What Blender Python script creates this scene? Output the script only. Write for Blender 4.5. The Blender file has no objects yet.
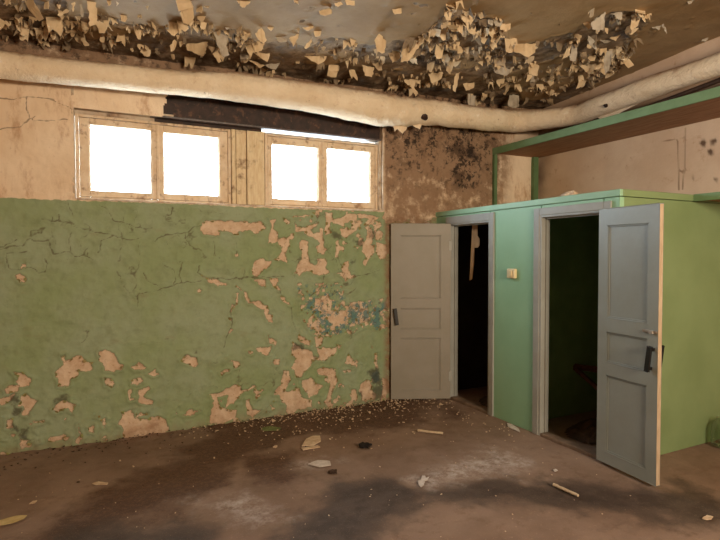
import bpy, bmesh, math, random
import numpy as np
from mathutils import Vector, Matrix
random.seed(7); RNG = np.random.default_rng(7)
C = bpy.context.scene.collection

# ------------------------------------------------------------------ camera model (fitted to the room)
F_PX, PITCH, YAW, ROLL, DIST, EYE = 522.1, -0.02928, 0.45937, -0.00206, 5.15, 1.65
XC, YC, ZF, XR = 3.558, 2.44, 2.148, 5.16       # closet front, closet end, closet top, right wall
CAM = np.array([0, -DIST, EYE])
FW = np.array([math.sin(YAW)*math.cos(PITCH), math.cos(YAW)*math.cos(PITCH), math.sin(PITCH)])
RT = np.array([math.cos(YAW), -math.sin(YAW), 0]); UP = np.cross(RT, FW)
def ray(px, py):
    x = (px-360)/F_PX; y = -(py-270)/F_PX
    c, s = math.cos(ROLL), math.sin(ROLL)
    x, y = c*x-s*y, s*x+c*y
    return FW + x*RT + y*UP
def onY(px, py, y0=0.0):
    d = ray(px, py); return CAM + (y0+DIST)/d[1]*d
def onX(px, py, x0):
    d = ray(px, py); return CAM + x0/d[0]*d
def onZ(px, py, z0=0.0):
    d = ray(px, py); return CAM + (z0-EYE)/d[2]*d
# the ceiling slab is not level: it drops towards the window wall
CA, CB, CC = 3.419, 0.02, -0.062
def ceil_z(x, y): return CA + CB*x + CC*y
CN = np.array([-CB, -CC, 1.0])
def onC(px, py):
    d = ray(px, py); t = (CA - CAM@CN)/(d@CN); return CAM + t*d

# ------------------------------------------------------------------ noise
def vnoise(x, y, seed):
    xi = np.floor(x).astype(np.int64); yi = np.floor(y).astype(np.int64)
    fx = x-xi; fy = y-yi; fx = fx*fx*(3-2*fx); fy = fy*fy*(3-2*fy)
    def h(a, b):
        n = (a*374761393 + b*668265263 + seed*974634777) & 0xffffffff
        n = ((n ^ (n >> 13))*1274126177) & 0xffffffff
        return ((n ^ (n >> 16)) & 0xffff)/65535.0
    return (h(xi,yi)*(1-fx)+h(xi+1,yi)*fx)*(1-fy)+(h(xi,yi+1)*(1-fx)+h(xi+1,yi+1)*fx)*fy
def fbm(x, y, sc, seed, octv=4):
    a = 0.5; r = 0; t = 0
    for o in range(octv):
        r = r + a*vnoise(x*sc, y*sc, seed+o*17); t += a; a *= 0.5; sc *= 2.03
    return r/t
def sstep(a, b, x):
    t = np.clip((x-a)/(b-a), 0, 1); return t*t*(3-2*t)

def poly_sdf(poly, X, Y):
    """signed distance, positive inside"""
    poly = np.asarray(poly); n = len(poly)
    d2 = np.full(X.shape, 1e9); ins = np.zeros(X.shape, bool)
    for i in range(n):
        ax, ay = poly[i]; bx, by = poly[(i+1) % n]
        ex, ey = bx-ax, by-ay; L = ex*ex+ey*ey+1e-12
        t = np.clip(((X-ax)*ex+(Y-ay)*ey)/L, 0, 1)
        d2 = np.minimum(d2, (X-ax-t*ex)**2+(Y-ay-t*ey)**2)
        c = ((ay > Y) != (by > Y))
        with np.errstate(divide='ignore', invalid='ignore'):
            xi = ex*(Y-ay)/(ey if abs(ey) > 1e-9 else 1e-9)+ax
        ins ^= c & (X < xi)
    d = np.sqrt(d2); return np.where(ins, d, -d)
def splat(field, polys, X, Y, margin=0.12):
    for p in polys:
        p = np.asarray(p)
        m = (X > p[:,0].min()-margin) & (X < p[:,0].max()+margin) & (Y > p[:,1].min()-margin) & (Y < p[:,1].max()+margin)
        if m.any(): field[m] = np.maximum(field[m], poly_sdf(p, X[m], Y[m]))
    return field
def line_dist(field, lines, X, Y, margin=0.06):
    for l in lines:
        for (ax, ay), (bx, by) in zip(l[:-1], l[1:]):
            m = (X > min(ax,bx)-margin) & (X < max(ax,bx)+margin) & (Y > min(ay,by)-margin) & (Y < max(ay,by)+margin)
            if not m.any(): continue
            ex, ey = bx-ax, by-ay; L = ex*ex+ey*ey+1e-12
            t = np.clip(((X[m]-ax)*ex+(Y[m]-ay)*ey)/L, 0, 1)
            field[m] = np.minimum(field[m], np.hypot(X[m]-ax-t*ex, Y[m]-ay-t*ey))
    return field

# ------------------------------------------------------------------ object helpers
def link(o, parent=None):
    C.objects.link(o)
    if parent: o.parent = parent
    return o
def obj(name, bm, mat, parent=None, smooth=False):
    me = bpy.data.meshes.new(name)
    if isinstance(bm, tuple): me.from_pydata(*bm)
    else:
        bmesh.ops.recalc_face_normals(bm, faces=bm.faces); bm.to_mesh(me); bm.free()
    me.materials.append(mat)
    if smooth: me.polygons.foreach_set('use_smooth', [True]*len(me.polygons))
    o = link(bpy.data.objects.new(name, me), parent)
    if parent:                                   # geometry is written in world space
        o.matrix_parent_inverse = Matrix.Translation(-Vector(parent.location)) if parent.type == 'EMPTY' else Matrix()
    return o
def thing(name, label, cat, loc, group=None):
    o = bpy.data.objects.new(name, None); link(o); o.location = loc; o.empty_display_size = .1
    tag(o, label, cat, group); return o
def tag(o, label, cat, group=None):
    o['label'] = label; o['category'] = cat
    if group: o['group'] = group
    return o
def struct(o): o['kind'] = 'structure'; return o
def bx(bm, x0, x1, y0, y1, z0, z1, bev=0.0):
    r = bmesh.ops.create_cube(bm, size=1)
    bmesh.ops.scale(bm, vec=(abs(x1-x0), abs(y1-y0), abs(z1-z0)), verts=r['verts'])
    bmesh.ops.translate(bm, vec=((x0+x1)/2, (y0+y1)/2, (z0+z1)/2), verts=r['verts'])
    if bev:
        es = {e for v in r['verts'] for e in v.link_edges}
        bmesh.ops.bevel(bm, geom=list(es), offset=bev, segments=2, affect='EDGES', profile=.5)
def box(*a): bm = bmesh.new(); bx(bm, *a); return bm
def tube(pts, rad, seg=14, cap=True, wob=0.0, seed=0):
    """pts list of 3-vectors, rad float or list; returns (verts, [], faces)"""
    P = [Vector(p) for p in pts]; n = len(P)
    if not hasattr(rad, '__len__'): rad = [rad]*n
    rd = random.Random(seed); V = []; Fc = []
    for i, p in enumerate(P):
        t = (P[min(i+1, n-1)]-P[max(i-1, 0)]).normalized()
        a = t.cross(Vector((0,0,1)));  a = a.normalized() if a.length > 1e-3 else Vector((1,0,0))
        b = a.cross(t)
        for k in range(seg):
            th = 2*math.pi*k/seg
            r = rad[i]*(1+wob*(rd.random()-.5))
            V.append(tuple(p+a*(math.cos(th)*r)+b*(math.sin(th)*r)))
    for i in range(n-1):
        for k in range(seg):
            Fc.append((i*seg+k, i*seg+(k+1) % seg, (i+1)*seg+(k+1) % seg, (i+1)*seg+k))
    if cap: Fc += [tuple(range(seg))[::-1], tuple((n-1)*seg+k for k in range(seg))]
    return V, [], Fc
def obox(o, u, v, w, a, b, c, bm, bev=0.0):
    """box in frame (o;u,v,w) with ranges a,b,c"""
    r = bmesh.ops.create_cube(bm, size=1)
    for q in r['verts']:
        s = [(a[0]+a[1])/2+q.co.x*(a[1]-a[0]), (b[0]+b[1])/2+q.co.y*(b[1]-b[0]), (c[0]+c[1])/2+q.co.z*(c[1]-c[0])]
        q.co = Vector(o)+Vector(u)*s[0]+Vector(v)*s[1]+Vector(w)*s[2]
    if bev:
        es = {e for q in r['verts'] for e in q.link_edges}
        bmesh.ops.bevel(bm, geom=list(es), offset=bev, segments=2, affect='EDGES', profile=.5)
def gridmesh(name, US, VS, fn, attrs, mat, keep=None, parent=None, flip=False):
    nu, nv = len(US), len(VS)
    U, V = np.meshgrid(US, VS)                       # shape nv, nu
    P = fn(U, V).reshape(-1, 3)
    i = np.arange(nu*nv).reshape(nv, nu)
    q = np.stack([i[:-1,:-1], i[:-1,1:], i[1:,1:], i[1:,:-1]], -1).reshape(-1, 4)
    if flip: q = q[:, ::-1]
    if keep is not None:
        um = (U[:-1,:-1]+U[1:,1:])/2; vm = (V[:-1,:-1]+V[1:,1:])/2
        q = q[keep(um, vm).ravel()]
    me = bpy.data.meshes.new(name)
    me.vertices.add(len(P)); me.vertices.foreach_set('co', P.astype(np.float32).ravel())
    me.loops.add(len(q)*4); me.loops.foreach_set('vertex_index', q.astype(np.int32).ravel())
    me.polygons.add(len(q)); me.polygons.foreach_set('loop_start', np.arange(0, len(q)*4, 4, dtype=np.int32))
    me.update(calc_edges=True)
    me.polygons.foreach_set('use_smooth', np.ones(len(q), dtype=bool))
    for k, a in attrs.items():
        at = me.attributes.new(k, 'FLOAT', 'POINT'); at.data.foreach_set('value', a.astype(np.float32).ravel())
    me.materials.append(mat)
    return link(bpy.data.objects.new(name, me), parent)
def axis(*segs):
    out = [np.arange(a, b-1e-6, s) for a, b, s in segs]; return np.append(np.concatenate(out), segs[-1][1])

# ------------------------------------------------------------------ materials
def lin(r, g, b):
    f = lambda c: c/12.92 if c <= .04045 else ((c+.055)/1.055)**2.4
    return (f(r/255), f(g/255), f(b/255), 1)
class NT:
    def __init__(s, name):
        s.m = bpy.data.materials.new(name); s.m.use_nodes = True; s.t = s.m.node_tree; s.t.nodes.clear()
        s.out = s.n('ShaderNodeOutputMaterial'); s.b = s.n('ShaderNodeBsdfPrincipled')
        s.t.links.new(s.b.outputs[0], s.out.inputs[0]); s._c = None
    def n(s, t): return s.t.nodes.new(t)
    def put(s, v, i):
        if isinstance(v, bpy.types.NodeSocket): s.t.links.new(v, i)
        else: i.default_value = v
    def co(s):
        if s._c is None: s._c = s.n('ShaderNodeTexCoord').outputs['Object']
        return s._c
    def mapp(s, scale=(1,1,1), rot=(0,0,0)):
        m = s.n('ShaderNodeMapping'); s.put(s.co(), m.inputs[0]); m.inputs['Scale'].default_value = scale; m.inputs['Rotation'].default_value = rot
        return m.outputs[0]
    def noise(s, sc, det=4, rough=.55, vec=None, dist=0):
        n = s.n('ShaderNodeTexNoise'); s.put(vec or s.co(), n.inputs['Vector'])
        n.inputs['Scale'].default_value = sc; n.inputs['Detail'].default_value = det; n.inputs['Roughness'].default_value = rough; n.inputs['Distortion'].default_value = dist
        return n.outputs['Fac']
    def voro(s, sc, feat='DISTANCE_TO_EDGE', vec=None):
        n = s.n('ShaderNodeTexVoronoi'); n.feature = feat; s.put(vec or s.co(), n.inputs['Vector']); n.inputs['Scale'].default_value = sc
        return n.outputs['Distance']
    def attr(s, a):
        n = s.n('ShaderNodeAttribute'); n.attribute_name = a; return n.outputs['Fac']
    def math(s, op, a, b=0.0, c=None):
        n = s.n('ShaderNodeMath'); n.operation = op; s.put(a, n.inputs[0]); s.put(b, n.inputs[1])
        if c is not None: s.put(c, n.inputs[2])
        return n.outputs[0]
    def ss(s, v, a, b, lo=0.0, hi=1.0):
        n = s.n('ShaderNodeMapRange'); n.interpolation_type = 'SMOOTHSTEP'
        s.put(v, n.inputs[0])
        for k, x in enumerate((a, b, lo, hi)): s.put(x, n.inputs[k+1])
        return n.outputs[0]
    def mix(s, f, a, b, mode='MIX'):
        n = s.n('ShaderNodeMix'); n.data_type = 'RGBA'; n.blend_type = mode
        s.put(f, n.inputs[0]); s.put(a, n.inputs[6]); s.put(b, n.inputs[7]); return n.outputs[2]
    def done(s, col, rough=.8, bump=None, bs=.3, bd=.01, spec=.3):
        s.put(col, s.b.inputs['Base Color']); s.put(rough, s.b.inputs['Roughness']); s.b.inputs['Specular IOR Level'].default_value = spec
        if bump is not None:
            n = s.n('ShaderNodeBump'); s.put(bump, n.inputs['Height']); n.inputs['Strength'].default_value = bs; n.inputs['Distance'].default_value = bd
            s.t.links.new(n.outputs[0], s.b.inputs['Normal'])
        return s.m
def simple(name, c, c2=None, sc=6, rough=.7, bs=.15, spec=.3, stretch=(1,1,1), dirt=None, dsc=3):
    t = NT(name); v = t.mapp(stretch)
    n = t.noise(sc, 5, .6, v)
    col = t.mix(t.ss(n, .3, .7), lin(*c), lin(*(c2 or c)))
    if dirt: col = t.mix(t.ss(t.noise(dsc, 6, .65), .52, .72, 0, .8), col, lin(*dirt))
    return t.done(col, rough, t.noise(sc*8, 4, .6, v), bs, .004, spec)

# ------------------------------------------------------------------ traced marks on the window wall
def px_polys(org, sc, polys): return [[(org[0]+x/sc, org[1]+y/sc) for x, y in p] for p in polys]
PATCH = []
PATCH += px_polys((0,200), 6, [[(90,456),(114,438),(144,456),(150,480),(126,496),(96,474)],[(120,390),(150,378),(156,396),(126,408)]])
PATCH += px_polys((190,205), 7.2, [
 [(70,155),(105,115),(250,115),(330,120),(440,125),(500,115),(540,150),(550,175),(510,190),(465,205),(440,185),(350,190),(345,215),(320,220),(280,195),(215,180),(210,220),(170,225),(85,200)],
 [(570,100),(615,105),(600,170),(635,215),(630,265),(590,280),(560,270),(575,195),(585,140)],
 [(640,240),(715,225),(712,290),(690,350),(700,420),(660,405),(605,395),(655,340),(665,300),(630,280)],
 [(470,400),(530,385),(555,410),(590,400),(575,440),(530,470),(480,515),(445,500),(450,440)],
 [(665,90),(720,110),(720,135),(690,140)], [(320,350),(340,345),(345,375),(320,370)]])
PATCH += px_polys((200,270), 7.2, [
 [(10,40),(60,65),(110,65),(195,100),(180,115),(110,105),(60,85)], [(380,65),(470,70),(475,110),(440,110)],
 [(500,60),(560,55),(550,110),(575,130),(575,150),(520,115)], [(255,105),(280,130),(305,145),(300,150),(265,135)],
 [(260,165),(280,165),(270,240),(250,250),(255,200)], [(225,245),(245,250),(235,300),(218,300)], [(210,340),(228,345),(225,370),(210,360)],
 [(210,420),(232,425),(230,450),(200,455)],
 [(315,150),(335,160),(345,205),(370,235),(420,225),(455,245),(490,265),(490,315),(520,330),(515,380),(495,375),(460,320),(460,285),(420,270),(390,245),(350,240),(320,200)],
 [(580,180),(610,205),(655,260),(630,245),(585,215)], [(0,135),(15,145),(5,165),(-20,160)], [(490,460),(505,490),(545,500),(540,530),(500,530),(495,490)]])
PATCH += px_polys((290,205), 7.2, [
 [(25,125),(45,155),(110,160),(170,135),(210,130),(185,160),(150,180),(180,205),(240,185),(240,290),(260,320),(250,350),(195,350),(190,300),(215,280),(190,250),(115,215),(100,190),(40,190)],
 [(60,280),(90,250),(130,265),(125,350),(140,410),(180,440),(200,430),(195,390),(240,380),(265,410),(255,450),(280,490),(200,505),(130,475),(90,475),(70,510),(35,490),(55,420),(80,390),(85,340)],
 [(250,60),(300,55),(300,95),(345,100),(420,60),(490,65),(480,110),(435,110),(395,130),(390,160),(320,130),(295,120),(285,165),(300,200),(260,210),(245,180),(260,120)],
 [(490,60),(570,70),(640,90),(600,130),(560,150),(530,140),(570,100),(500,95)],
 [(360,175),(400,165),(440,170),(470,145),(480,170),(450,200),(400,240),(370,215)],
 [(330,260),(350,255),(355,290),(390,300),(390,340),(350,325),(340,380),(325,380)],
 [(530,160),(560,150),(590,170),(600,230),(580,290),(610,290),(600,350),(570,390),(540,440),(520,430),(540,370),(520,330),(525,280),(550,230),(555,190)],
 [(610,190),(660,190),(670,230),(650,260),(615,250)], [(620,270),(690,280),(710,330),(680,380),(650,390),(615,350)],
 [(395,410),(420,400),(415,450),(435,510),(500,520),(380,530),(365,500),(320,485),(370,480),(365,440)],
 [(680,30),(760,20),(900,0),(1000,20),(1010,90),(900,80),(820,120),(720,130),(685,130),(665,90)], [(0,210),(25,210),(30,240),(10,250),(-15,240)],
 [(465,300),(492,300),(480,322)], [(0,85),(60,82),(110,72),(170,88),(110,84),(60,92)]])
PATCH += px_polys((290,275), 7.2, [
 [(180,170),(260,170),(270,250),(400,260),(420,340),(360,370),(310,370),(240,290),(200,260),(170,260)], [(150,360),(200,300),(220,360),(250,420),(190,400)],
 [(480,240),(560,240),(570,300),(580,330),(470,350)], [(215,80),(265,65),(265,90)], [(60,390),(80,440),(145,480),(140,510),(90,490)], [(180,450),(240,450),(225,510),(180,490)],
 [(350,0),(470,0),(440,20),(400,45)], [(410,250),(440,250),(430,320),(405,310)], [(330,500),(360,500),(350,530)]])
PATCH += px_polys((280,335), 6, [
 [(110,0),(150,15),(180,50),(165,60),(120,40)], [(75,40),(130,80),(190,90),(200,150),(165,205),(135,225),(125,250),(90,250),(85,210),(65,190),(95,160),(70,100)],
 [(210,80),(260,75),(310,80),(340,75),(330,110),(270,150),(200,155),(190,130),(240,130)], [(205,10),(245,5),(245,60),(215,70)],
 [(20,210),(55,230),(65,270),(45,300),(25,340),(60,340),(100,310),(120,330),(125,370),(190,395),(190,430),(100,450),(70,480),(50,485),(45,430),(20,400),(0,380),(0,310)],
 [(125,270),(190,255),(215,290),(260,300),(210,355),(175,380),(155,340),(130,310)],
 [(260,190),(310,200),(330,230),(345,270),(330,300),(310,350),(300,390),(315,430),(290,435),(265,400),(285,350),(300,290),(280,250),(230,235),(220,205)],
 [(565,110),(585,105),(580,170),(595,200),(570,200)], [(480,300),(520,265),(545,280),(555,330),(550,380),(510,350),(490,380),(475,330)], [(610,250),(650,280),(640,350),(620,340)],
 [(335,60),(375,55),(350,85)], [(390,165),(410,110),(440,150),(440,185)]])
PATCH += px_polys((190,335), 5.14, [
 [(200,130),(250,140),(255,160),(225,170),(220,145)], [(150,190),(180,175),(210,180),(160,205)], [(335,70),(415,55),(405,105),(380,100)], [(410,20),(440,25),(430,50)],
 [(100,305),(160,290),(230,255),(260,260),(265,285),(310,270),(330,255),(340,265),(300,285),(260,300),(250,320),(190,370),(180,370),(195,310),(140,320),(150,370),(240,390),(235,420),(160,460),(100,450),(110,400),(120,340)],
 [(330,270),(350,285),(380,280),(350,315),(325,300)], [(285,330),(300,325),(320,385),(370,380),(315,425),(295,410)],
 [(480,180),(510,185),(514,230),(490,260),(480,300),(510,320),(514,410),(500,410),(495,355),(470,345),(465,310),(430,300),(440,280),(475,250)],
 [(300,85),(320,85),(318,98),(302,98)], [(430,125),(460,125),(455,155),(425,145)], [(5,390),(20,395),(18,412),(5,410)]])
PATCH += px_polys((0,345), 4.5, [
 [(55,120),(105,120),(115,135),(145,150),(130,185),(100,190),(75,170),(85,155)], [(15,200),(40,180),(90,180),(85,205),(30,215)],
 [(100,230),(120,215),(140,240),(170,250),(145,280),(125,320),(100,310),(105,285),(85,265)], [(-10,250),(60,220),(75,215),(40,260),(0,275)],
 [(275,45),(295,45),(295,75),(325,65),(345,45),(365,45),(375,65),(415,80),(415,110),(385,120),(355,120),(350,140),(315,155),(315,185),(265,185),(260,150),(245,145),(255,110),(285,95)],
 [(235,290),(265,260),(300,250),(340,275),(330,305),(305,285),(260,300)], [(150,345),(200,335),(205,345),(160,352)], [(395,370),(430,360),(420,395),(405,390)],
 [(350,355),(357,390),(370,415),(350,450),(338,445),(355,410)], [(90,425),(120,425),(122,455),(100,460)], [(445,25),(470,20),(515,40),(540,85),(520,120),(470,110),(470,85),(445,75)],
 [(470,150),(495,150),(515,175),(500,195),(470,180)], [(25,335),(60,325),(55,375),(30,375)]])
PATCH += px_polys((100,345), 5.4, [
 [(22,100),(80,90),(130,110),(120,130),(60,140),(25,130)], [(165,120),(210,95),(250,120),(240,130),(195,135)], [(255,155),(300,130),(315,160),(300,170)], [(165,190),(225,175),(230,195),(190,215),(170,210)],
 [(210,245),(260,220),(270,235),(240,265),(240,280),(285,300),(280,320),(250,325),(215,310),(210,280)], [(145,245),(175,240),(165,285),(200,295),(160,300)], [(430,85),(470,50),(520,70),(530,100),(510,120),(460,100)],
 [(95,420),(125,360),(165,350),(185,380),(190,400),(260,395),(310,380),(355,400),(365,440),(375,465),(320,485),(240,510),(130,520),(120,440)], [(455,380),(490,350),(510,375),(490,385)]])
BLUE = px_polys((290,275), 7.2, [[(115,185),(160,190),(160,250),(130,250)],[(215,310),(260,320),(300,360),(310,410),(250,415),(250,370),(220,350)],
 [(420,250),(470,240),(470,210),(500,215),(490,300),(500,350),(450,350),(425,320)],[(530,220),(560,225),(550,330),(525,325)],
 [(590,250),(640,210),(690,190),(690,230),(640,270),(650,320),(640,390),(610,390),(580,330),(600,290)],[(360,360),(430,350),(430,390),(350,415)],[(320,110),(340,115),(330,135)],[(60,90),(75,95),(70,135),(55,130)],
 [(300,270),(335,275),(325,310)]]) + px_polys((280,335), 6, [[(545,240),(580,215),(600,270),(570,290)]])
DARK = px_polys((290,205), 7.2, [[(300,180),(370,220),(350,250),(300,225)],[(455,250),(490,265),(525,250),(520,300),(480,290)],[(440,400),(465,405),(445,422)],[(590,180),(610,185),(608,250),(595,250)]]) \
 + px_polys((280,335), 6, [[(525,220),(580,190),(610,270),(600,310),(560,290)],[(555,310),(615,300),(610,380),(560,390)],[(470,345),(490,340),(490,380)],[(200,130),(240,135),(210,150)],[(75,50),(130,50),(150,80),(80,90)]]) \
 + px_polys((0,345), 4.5, [[(60,275),(92,290),(80,320),(58,310)],[(55,360),(90,368),(85,388),(58,380)],[(98,375),(125,380),(115,425),(93,410)],[(245,240),(300,225),(310,245),(250,262)],[(45,230),(80,220),(85,255),(55,260)]]) \
 + [[(375,412),(400,395),(402,404),(380,418)]]
CRACK = px_polys((0,200), 6, [[(0,275),(60,260),(95,240)],[(-60,292),(0,290),(130,275),(180,235),(300,250),(315,320),(430,310),(450,335),(500,335),(575,370)],[(500,335),(525,280)],[(430,310),(415,260),(425,195)],[(410,0),(415,40),(440,90)],
 [(590,20),(655,75),(680,120),(720,130),(790,150),(840,170),(910,170)],[(440,155),(560,190),(680,210),(720,225),(790,240),(860,230)],[(680,210),(610,250),(590,320)],[(40,320),(30,350),(60,410),(110,415),(190,410),(230,435),(275,430),(285,380),(270,350)],[(40,315),(150,310)],[(240,120),(320,125),(440,140)]])
CRACK += px_polys((120,200), 6, [[(265,100),(305,90),(320,45)],[(210,250),(240,215),(310,205),(410,190),(450,155),(480,155)],[(390,190),(395,240),(440,290),(490,305)],[(565,250),(570,340)],[(265,390),(320,420),(335,470),(320,515),(230,540),(110,560),(100,640)],[(320,515),(360,495),(480,490)],
 [(375,370),(355,440),(365,490)],[(140,440),(165,485),(225,515)],[(480,395),(460,430),(500,465),(650,475),(720,465),(820,460)],[(700,250),(700,340)]])
CRACK += px_polys((200,270), 7.2, [[(170,560),(190,470),(215,440),(225,380),(220,300),(265,200)],[(200,65),(300,60),(600,45)],[(660,270),(670,380),(690,430)],[(575,150),(580,180)],[(320,0),(320,55)]])
CRACK += px_polys((0,0), 3, [[(-20,292),(30,300),(80,292),(160,300),(210,325),(222,345)],[(80,292),(78,330),(100,365),(200,360)],[(0,388),(60,380),(110,350)]])
CRACK += px_polys((290,205), 7.2, [[(370,480),(355,400),(345,380)],[(440,520),(560,500),(640,470)],[(240,510),(220,600),(150,650)],[(260,320),(300,370),(330,400)]])
wall_xz = lambda P: [(float(q[0]), float(q[2])) for q in (onY(*p) for p in P)]
PATCHW = [wall_xz(p) for p in PATCH]; BLUEW = [wall_xz(p) for p in BLUE]; DARKW = [wall_xz(p) for p in DARK]; CRACKW = [wall_xz(p) for p in CRACK]

OX0, OX1, OZ0, OZ1 = -0.195, 2.836, 2.135, 2.925          # window opening in the wall
ZG = 2.126
def green_line(X): return ZG + 0.004*np.sin(X*3)
def build_window_wall(mat):
    US = axis((-2.6,-1.0,.06),(-1.0,3.75,.01),(3.75,5.17,.016)); VS = axis((-.02,3.62,.01))
    X, Z = np.meshgrid(US, VS)
    wx = X+(fbm(X,Z,28,3,3)-.5)*.035; wz = Z+(fbm(X,Z,28,9,3)-.5)*.035
    peel = splat(np.full(X.shape,-.12), PATCHW, wx, wz)
    # loose ragged peeling in the damp zone under the right-hand window and near the floor
    dens = sstep(1.7,2.5,X)*sstep(1.55,1.95,Z)*(Z<2.2)*.6 + sstep(1.6,2.4,X)*sstep(.75,.2,Z)*.55 + sstep(.3,.05,Z)*.35
    rag = np.where(dens>.02,(fbm(X,Z,13,21,4)-.80+dens*.30)*.16,-.12)
    peel = np.maximum(peel, np.clip(rag,-.12,.03))
    zone = splat(np.full(X.shape,-.12), [wall_xz(p) for p in px_polys((290,275),7.2,[[(60,70),(350,60),(420,200),(700,170),(700,400),(560,360),(420,420),(300,440),(150,420),(90,300)]])], wx, wz)
    peel = np.maximum(peel, np.minimum(zone+.01, (fbm(X,Z,26,63,4)-.56)*.14))
    upper = Z - green_line(X)
    # above the closet and right of the window the plaster is bare
    upper = np.maximum(upper, np.where((X>2.86), (Z-1.86-.35*fbm(X,Z,6,31,3)) , -1)*.6)
    upper = upper + (fbm(X,Z,40,5,3)-.5)*.02
    mold_shade = sstep(2.80,2.90,X)*(.55+.45*sstep(2.15,3.1,Z)) * sstep(4.9,4.3,X)
    mold_shade = np.maximum(mold_shade, np.exp(-((X-3.95)/.34)**2-((Z-2.78)/.46)**2)*1.5)
    mold_shade = np.maximum(mold_shade, .28*sstep(.16,.0,Z)); mold_shade = np.maximum(mold_shade, .75*sstep(3.2,3.34,Z)); mold_shade = np.maximum(mold_shade, 1.2*sstep(2.98,3.12,Z)*sstep(2.86,2.95,X)*sstep(4.9,4.2,X))  # last term paints shade below the pipe in with the mold
    blue = splat(np.full(X.shape,-.12), BLUEW, wx, wz)
    blue = np.minimum(blue, (.56-fbm(X,Z,24,64,4))*.12+.004); blue = np.maximum(blue, np.minimum(zone-.015, (fbm(X,Z,22,66,4)-.66)*.12))
    dark = splat(np.full(X.shape,-.12), DARKW, wx, wz)
    cr = line_dist(np.full(X.shape,.06), CRACKW, X+(fbm(X,Z,22,41,2)-.5)*.03, Z+(fbm(X,Z,22,42,2)-.5)*.03)
    vein = np.abs(fbm(X,Z,4.2,71,4)-.5)*.28 + np.clip(.56-fbm(X,Z,2.1,72,3),0,1)*.5 + .003
    cr = np.minimum(cr, np.where((Z<2.1)&(Z>.15), vein, .06))
    cr = np.where((Z>OZ1)&(X>-.1), .06, cr)
    m = sstep(-.004,.004,peel)*(upper<0)
    rim = np.exp(-((peel+.012)/.010)**2)*(upper<.0)*fbm(X,Z,9,77,2)
    blist = (fbm(X,Z,3.2,51,4)-.5)*.020 + (fbm(X,Z,9,53,3)-.5)*.012 + (fbm(X,Z,20,52,3)-.5)*.006
    crimp = np.exp(-(cr/.016)**2)*.006
    Y = -.004*(1-m) - rim*.018 - blist*(1-.4*m) + np.exp(-(cr/.006)**2)*.006 - crimp + (fbm(X,Z,30,60,3)-.5)*.006*m
    left_edge = lambda z: .50 + .06*(z-2.92)/.2
    def keep(u, v):
        hole = (u>OX0)&(u<OX1)&(v>OZ0)&(v<OZ1)
        lin_ = (u>left_edge(v)+(fbm(u,v,14,8,3)-.5)*.06)&(u<2.84+(fbm(u,v,14,18,2)-.5)*.05)&(v>OZ1-.02)&(v<3.24)
        return ~(hole|lin_)
    o = gridmesh('wall_back', US, VS, lambda U,V: np.stack([U,Y,V],-1), dict(peel=peel,upper=upper,mold_shade=mold_shade,blue=blue,dark=dark,crack=cr), mat, keep)
    return struct(o), (US,VS,peel,upper)

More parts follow.
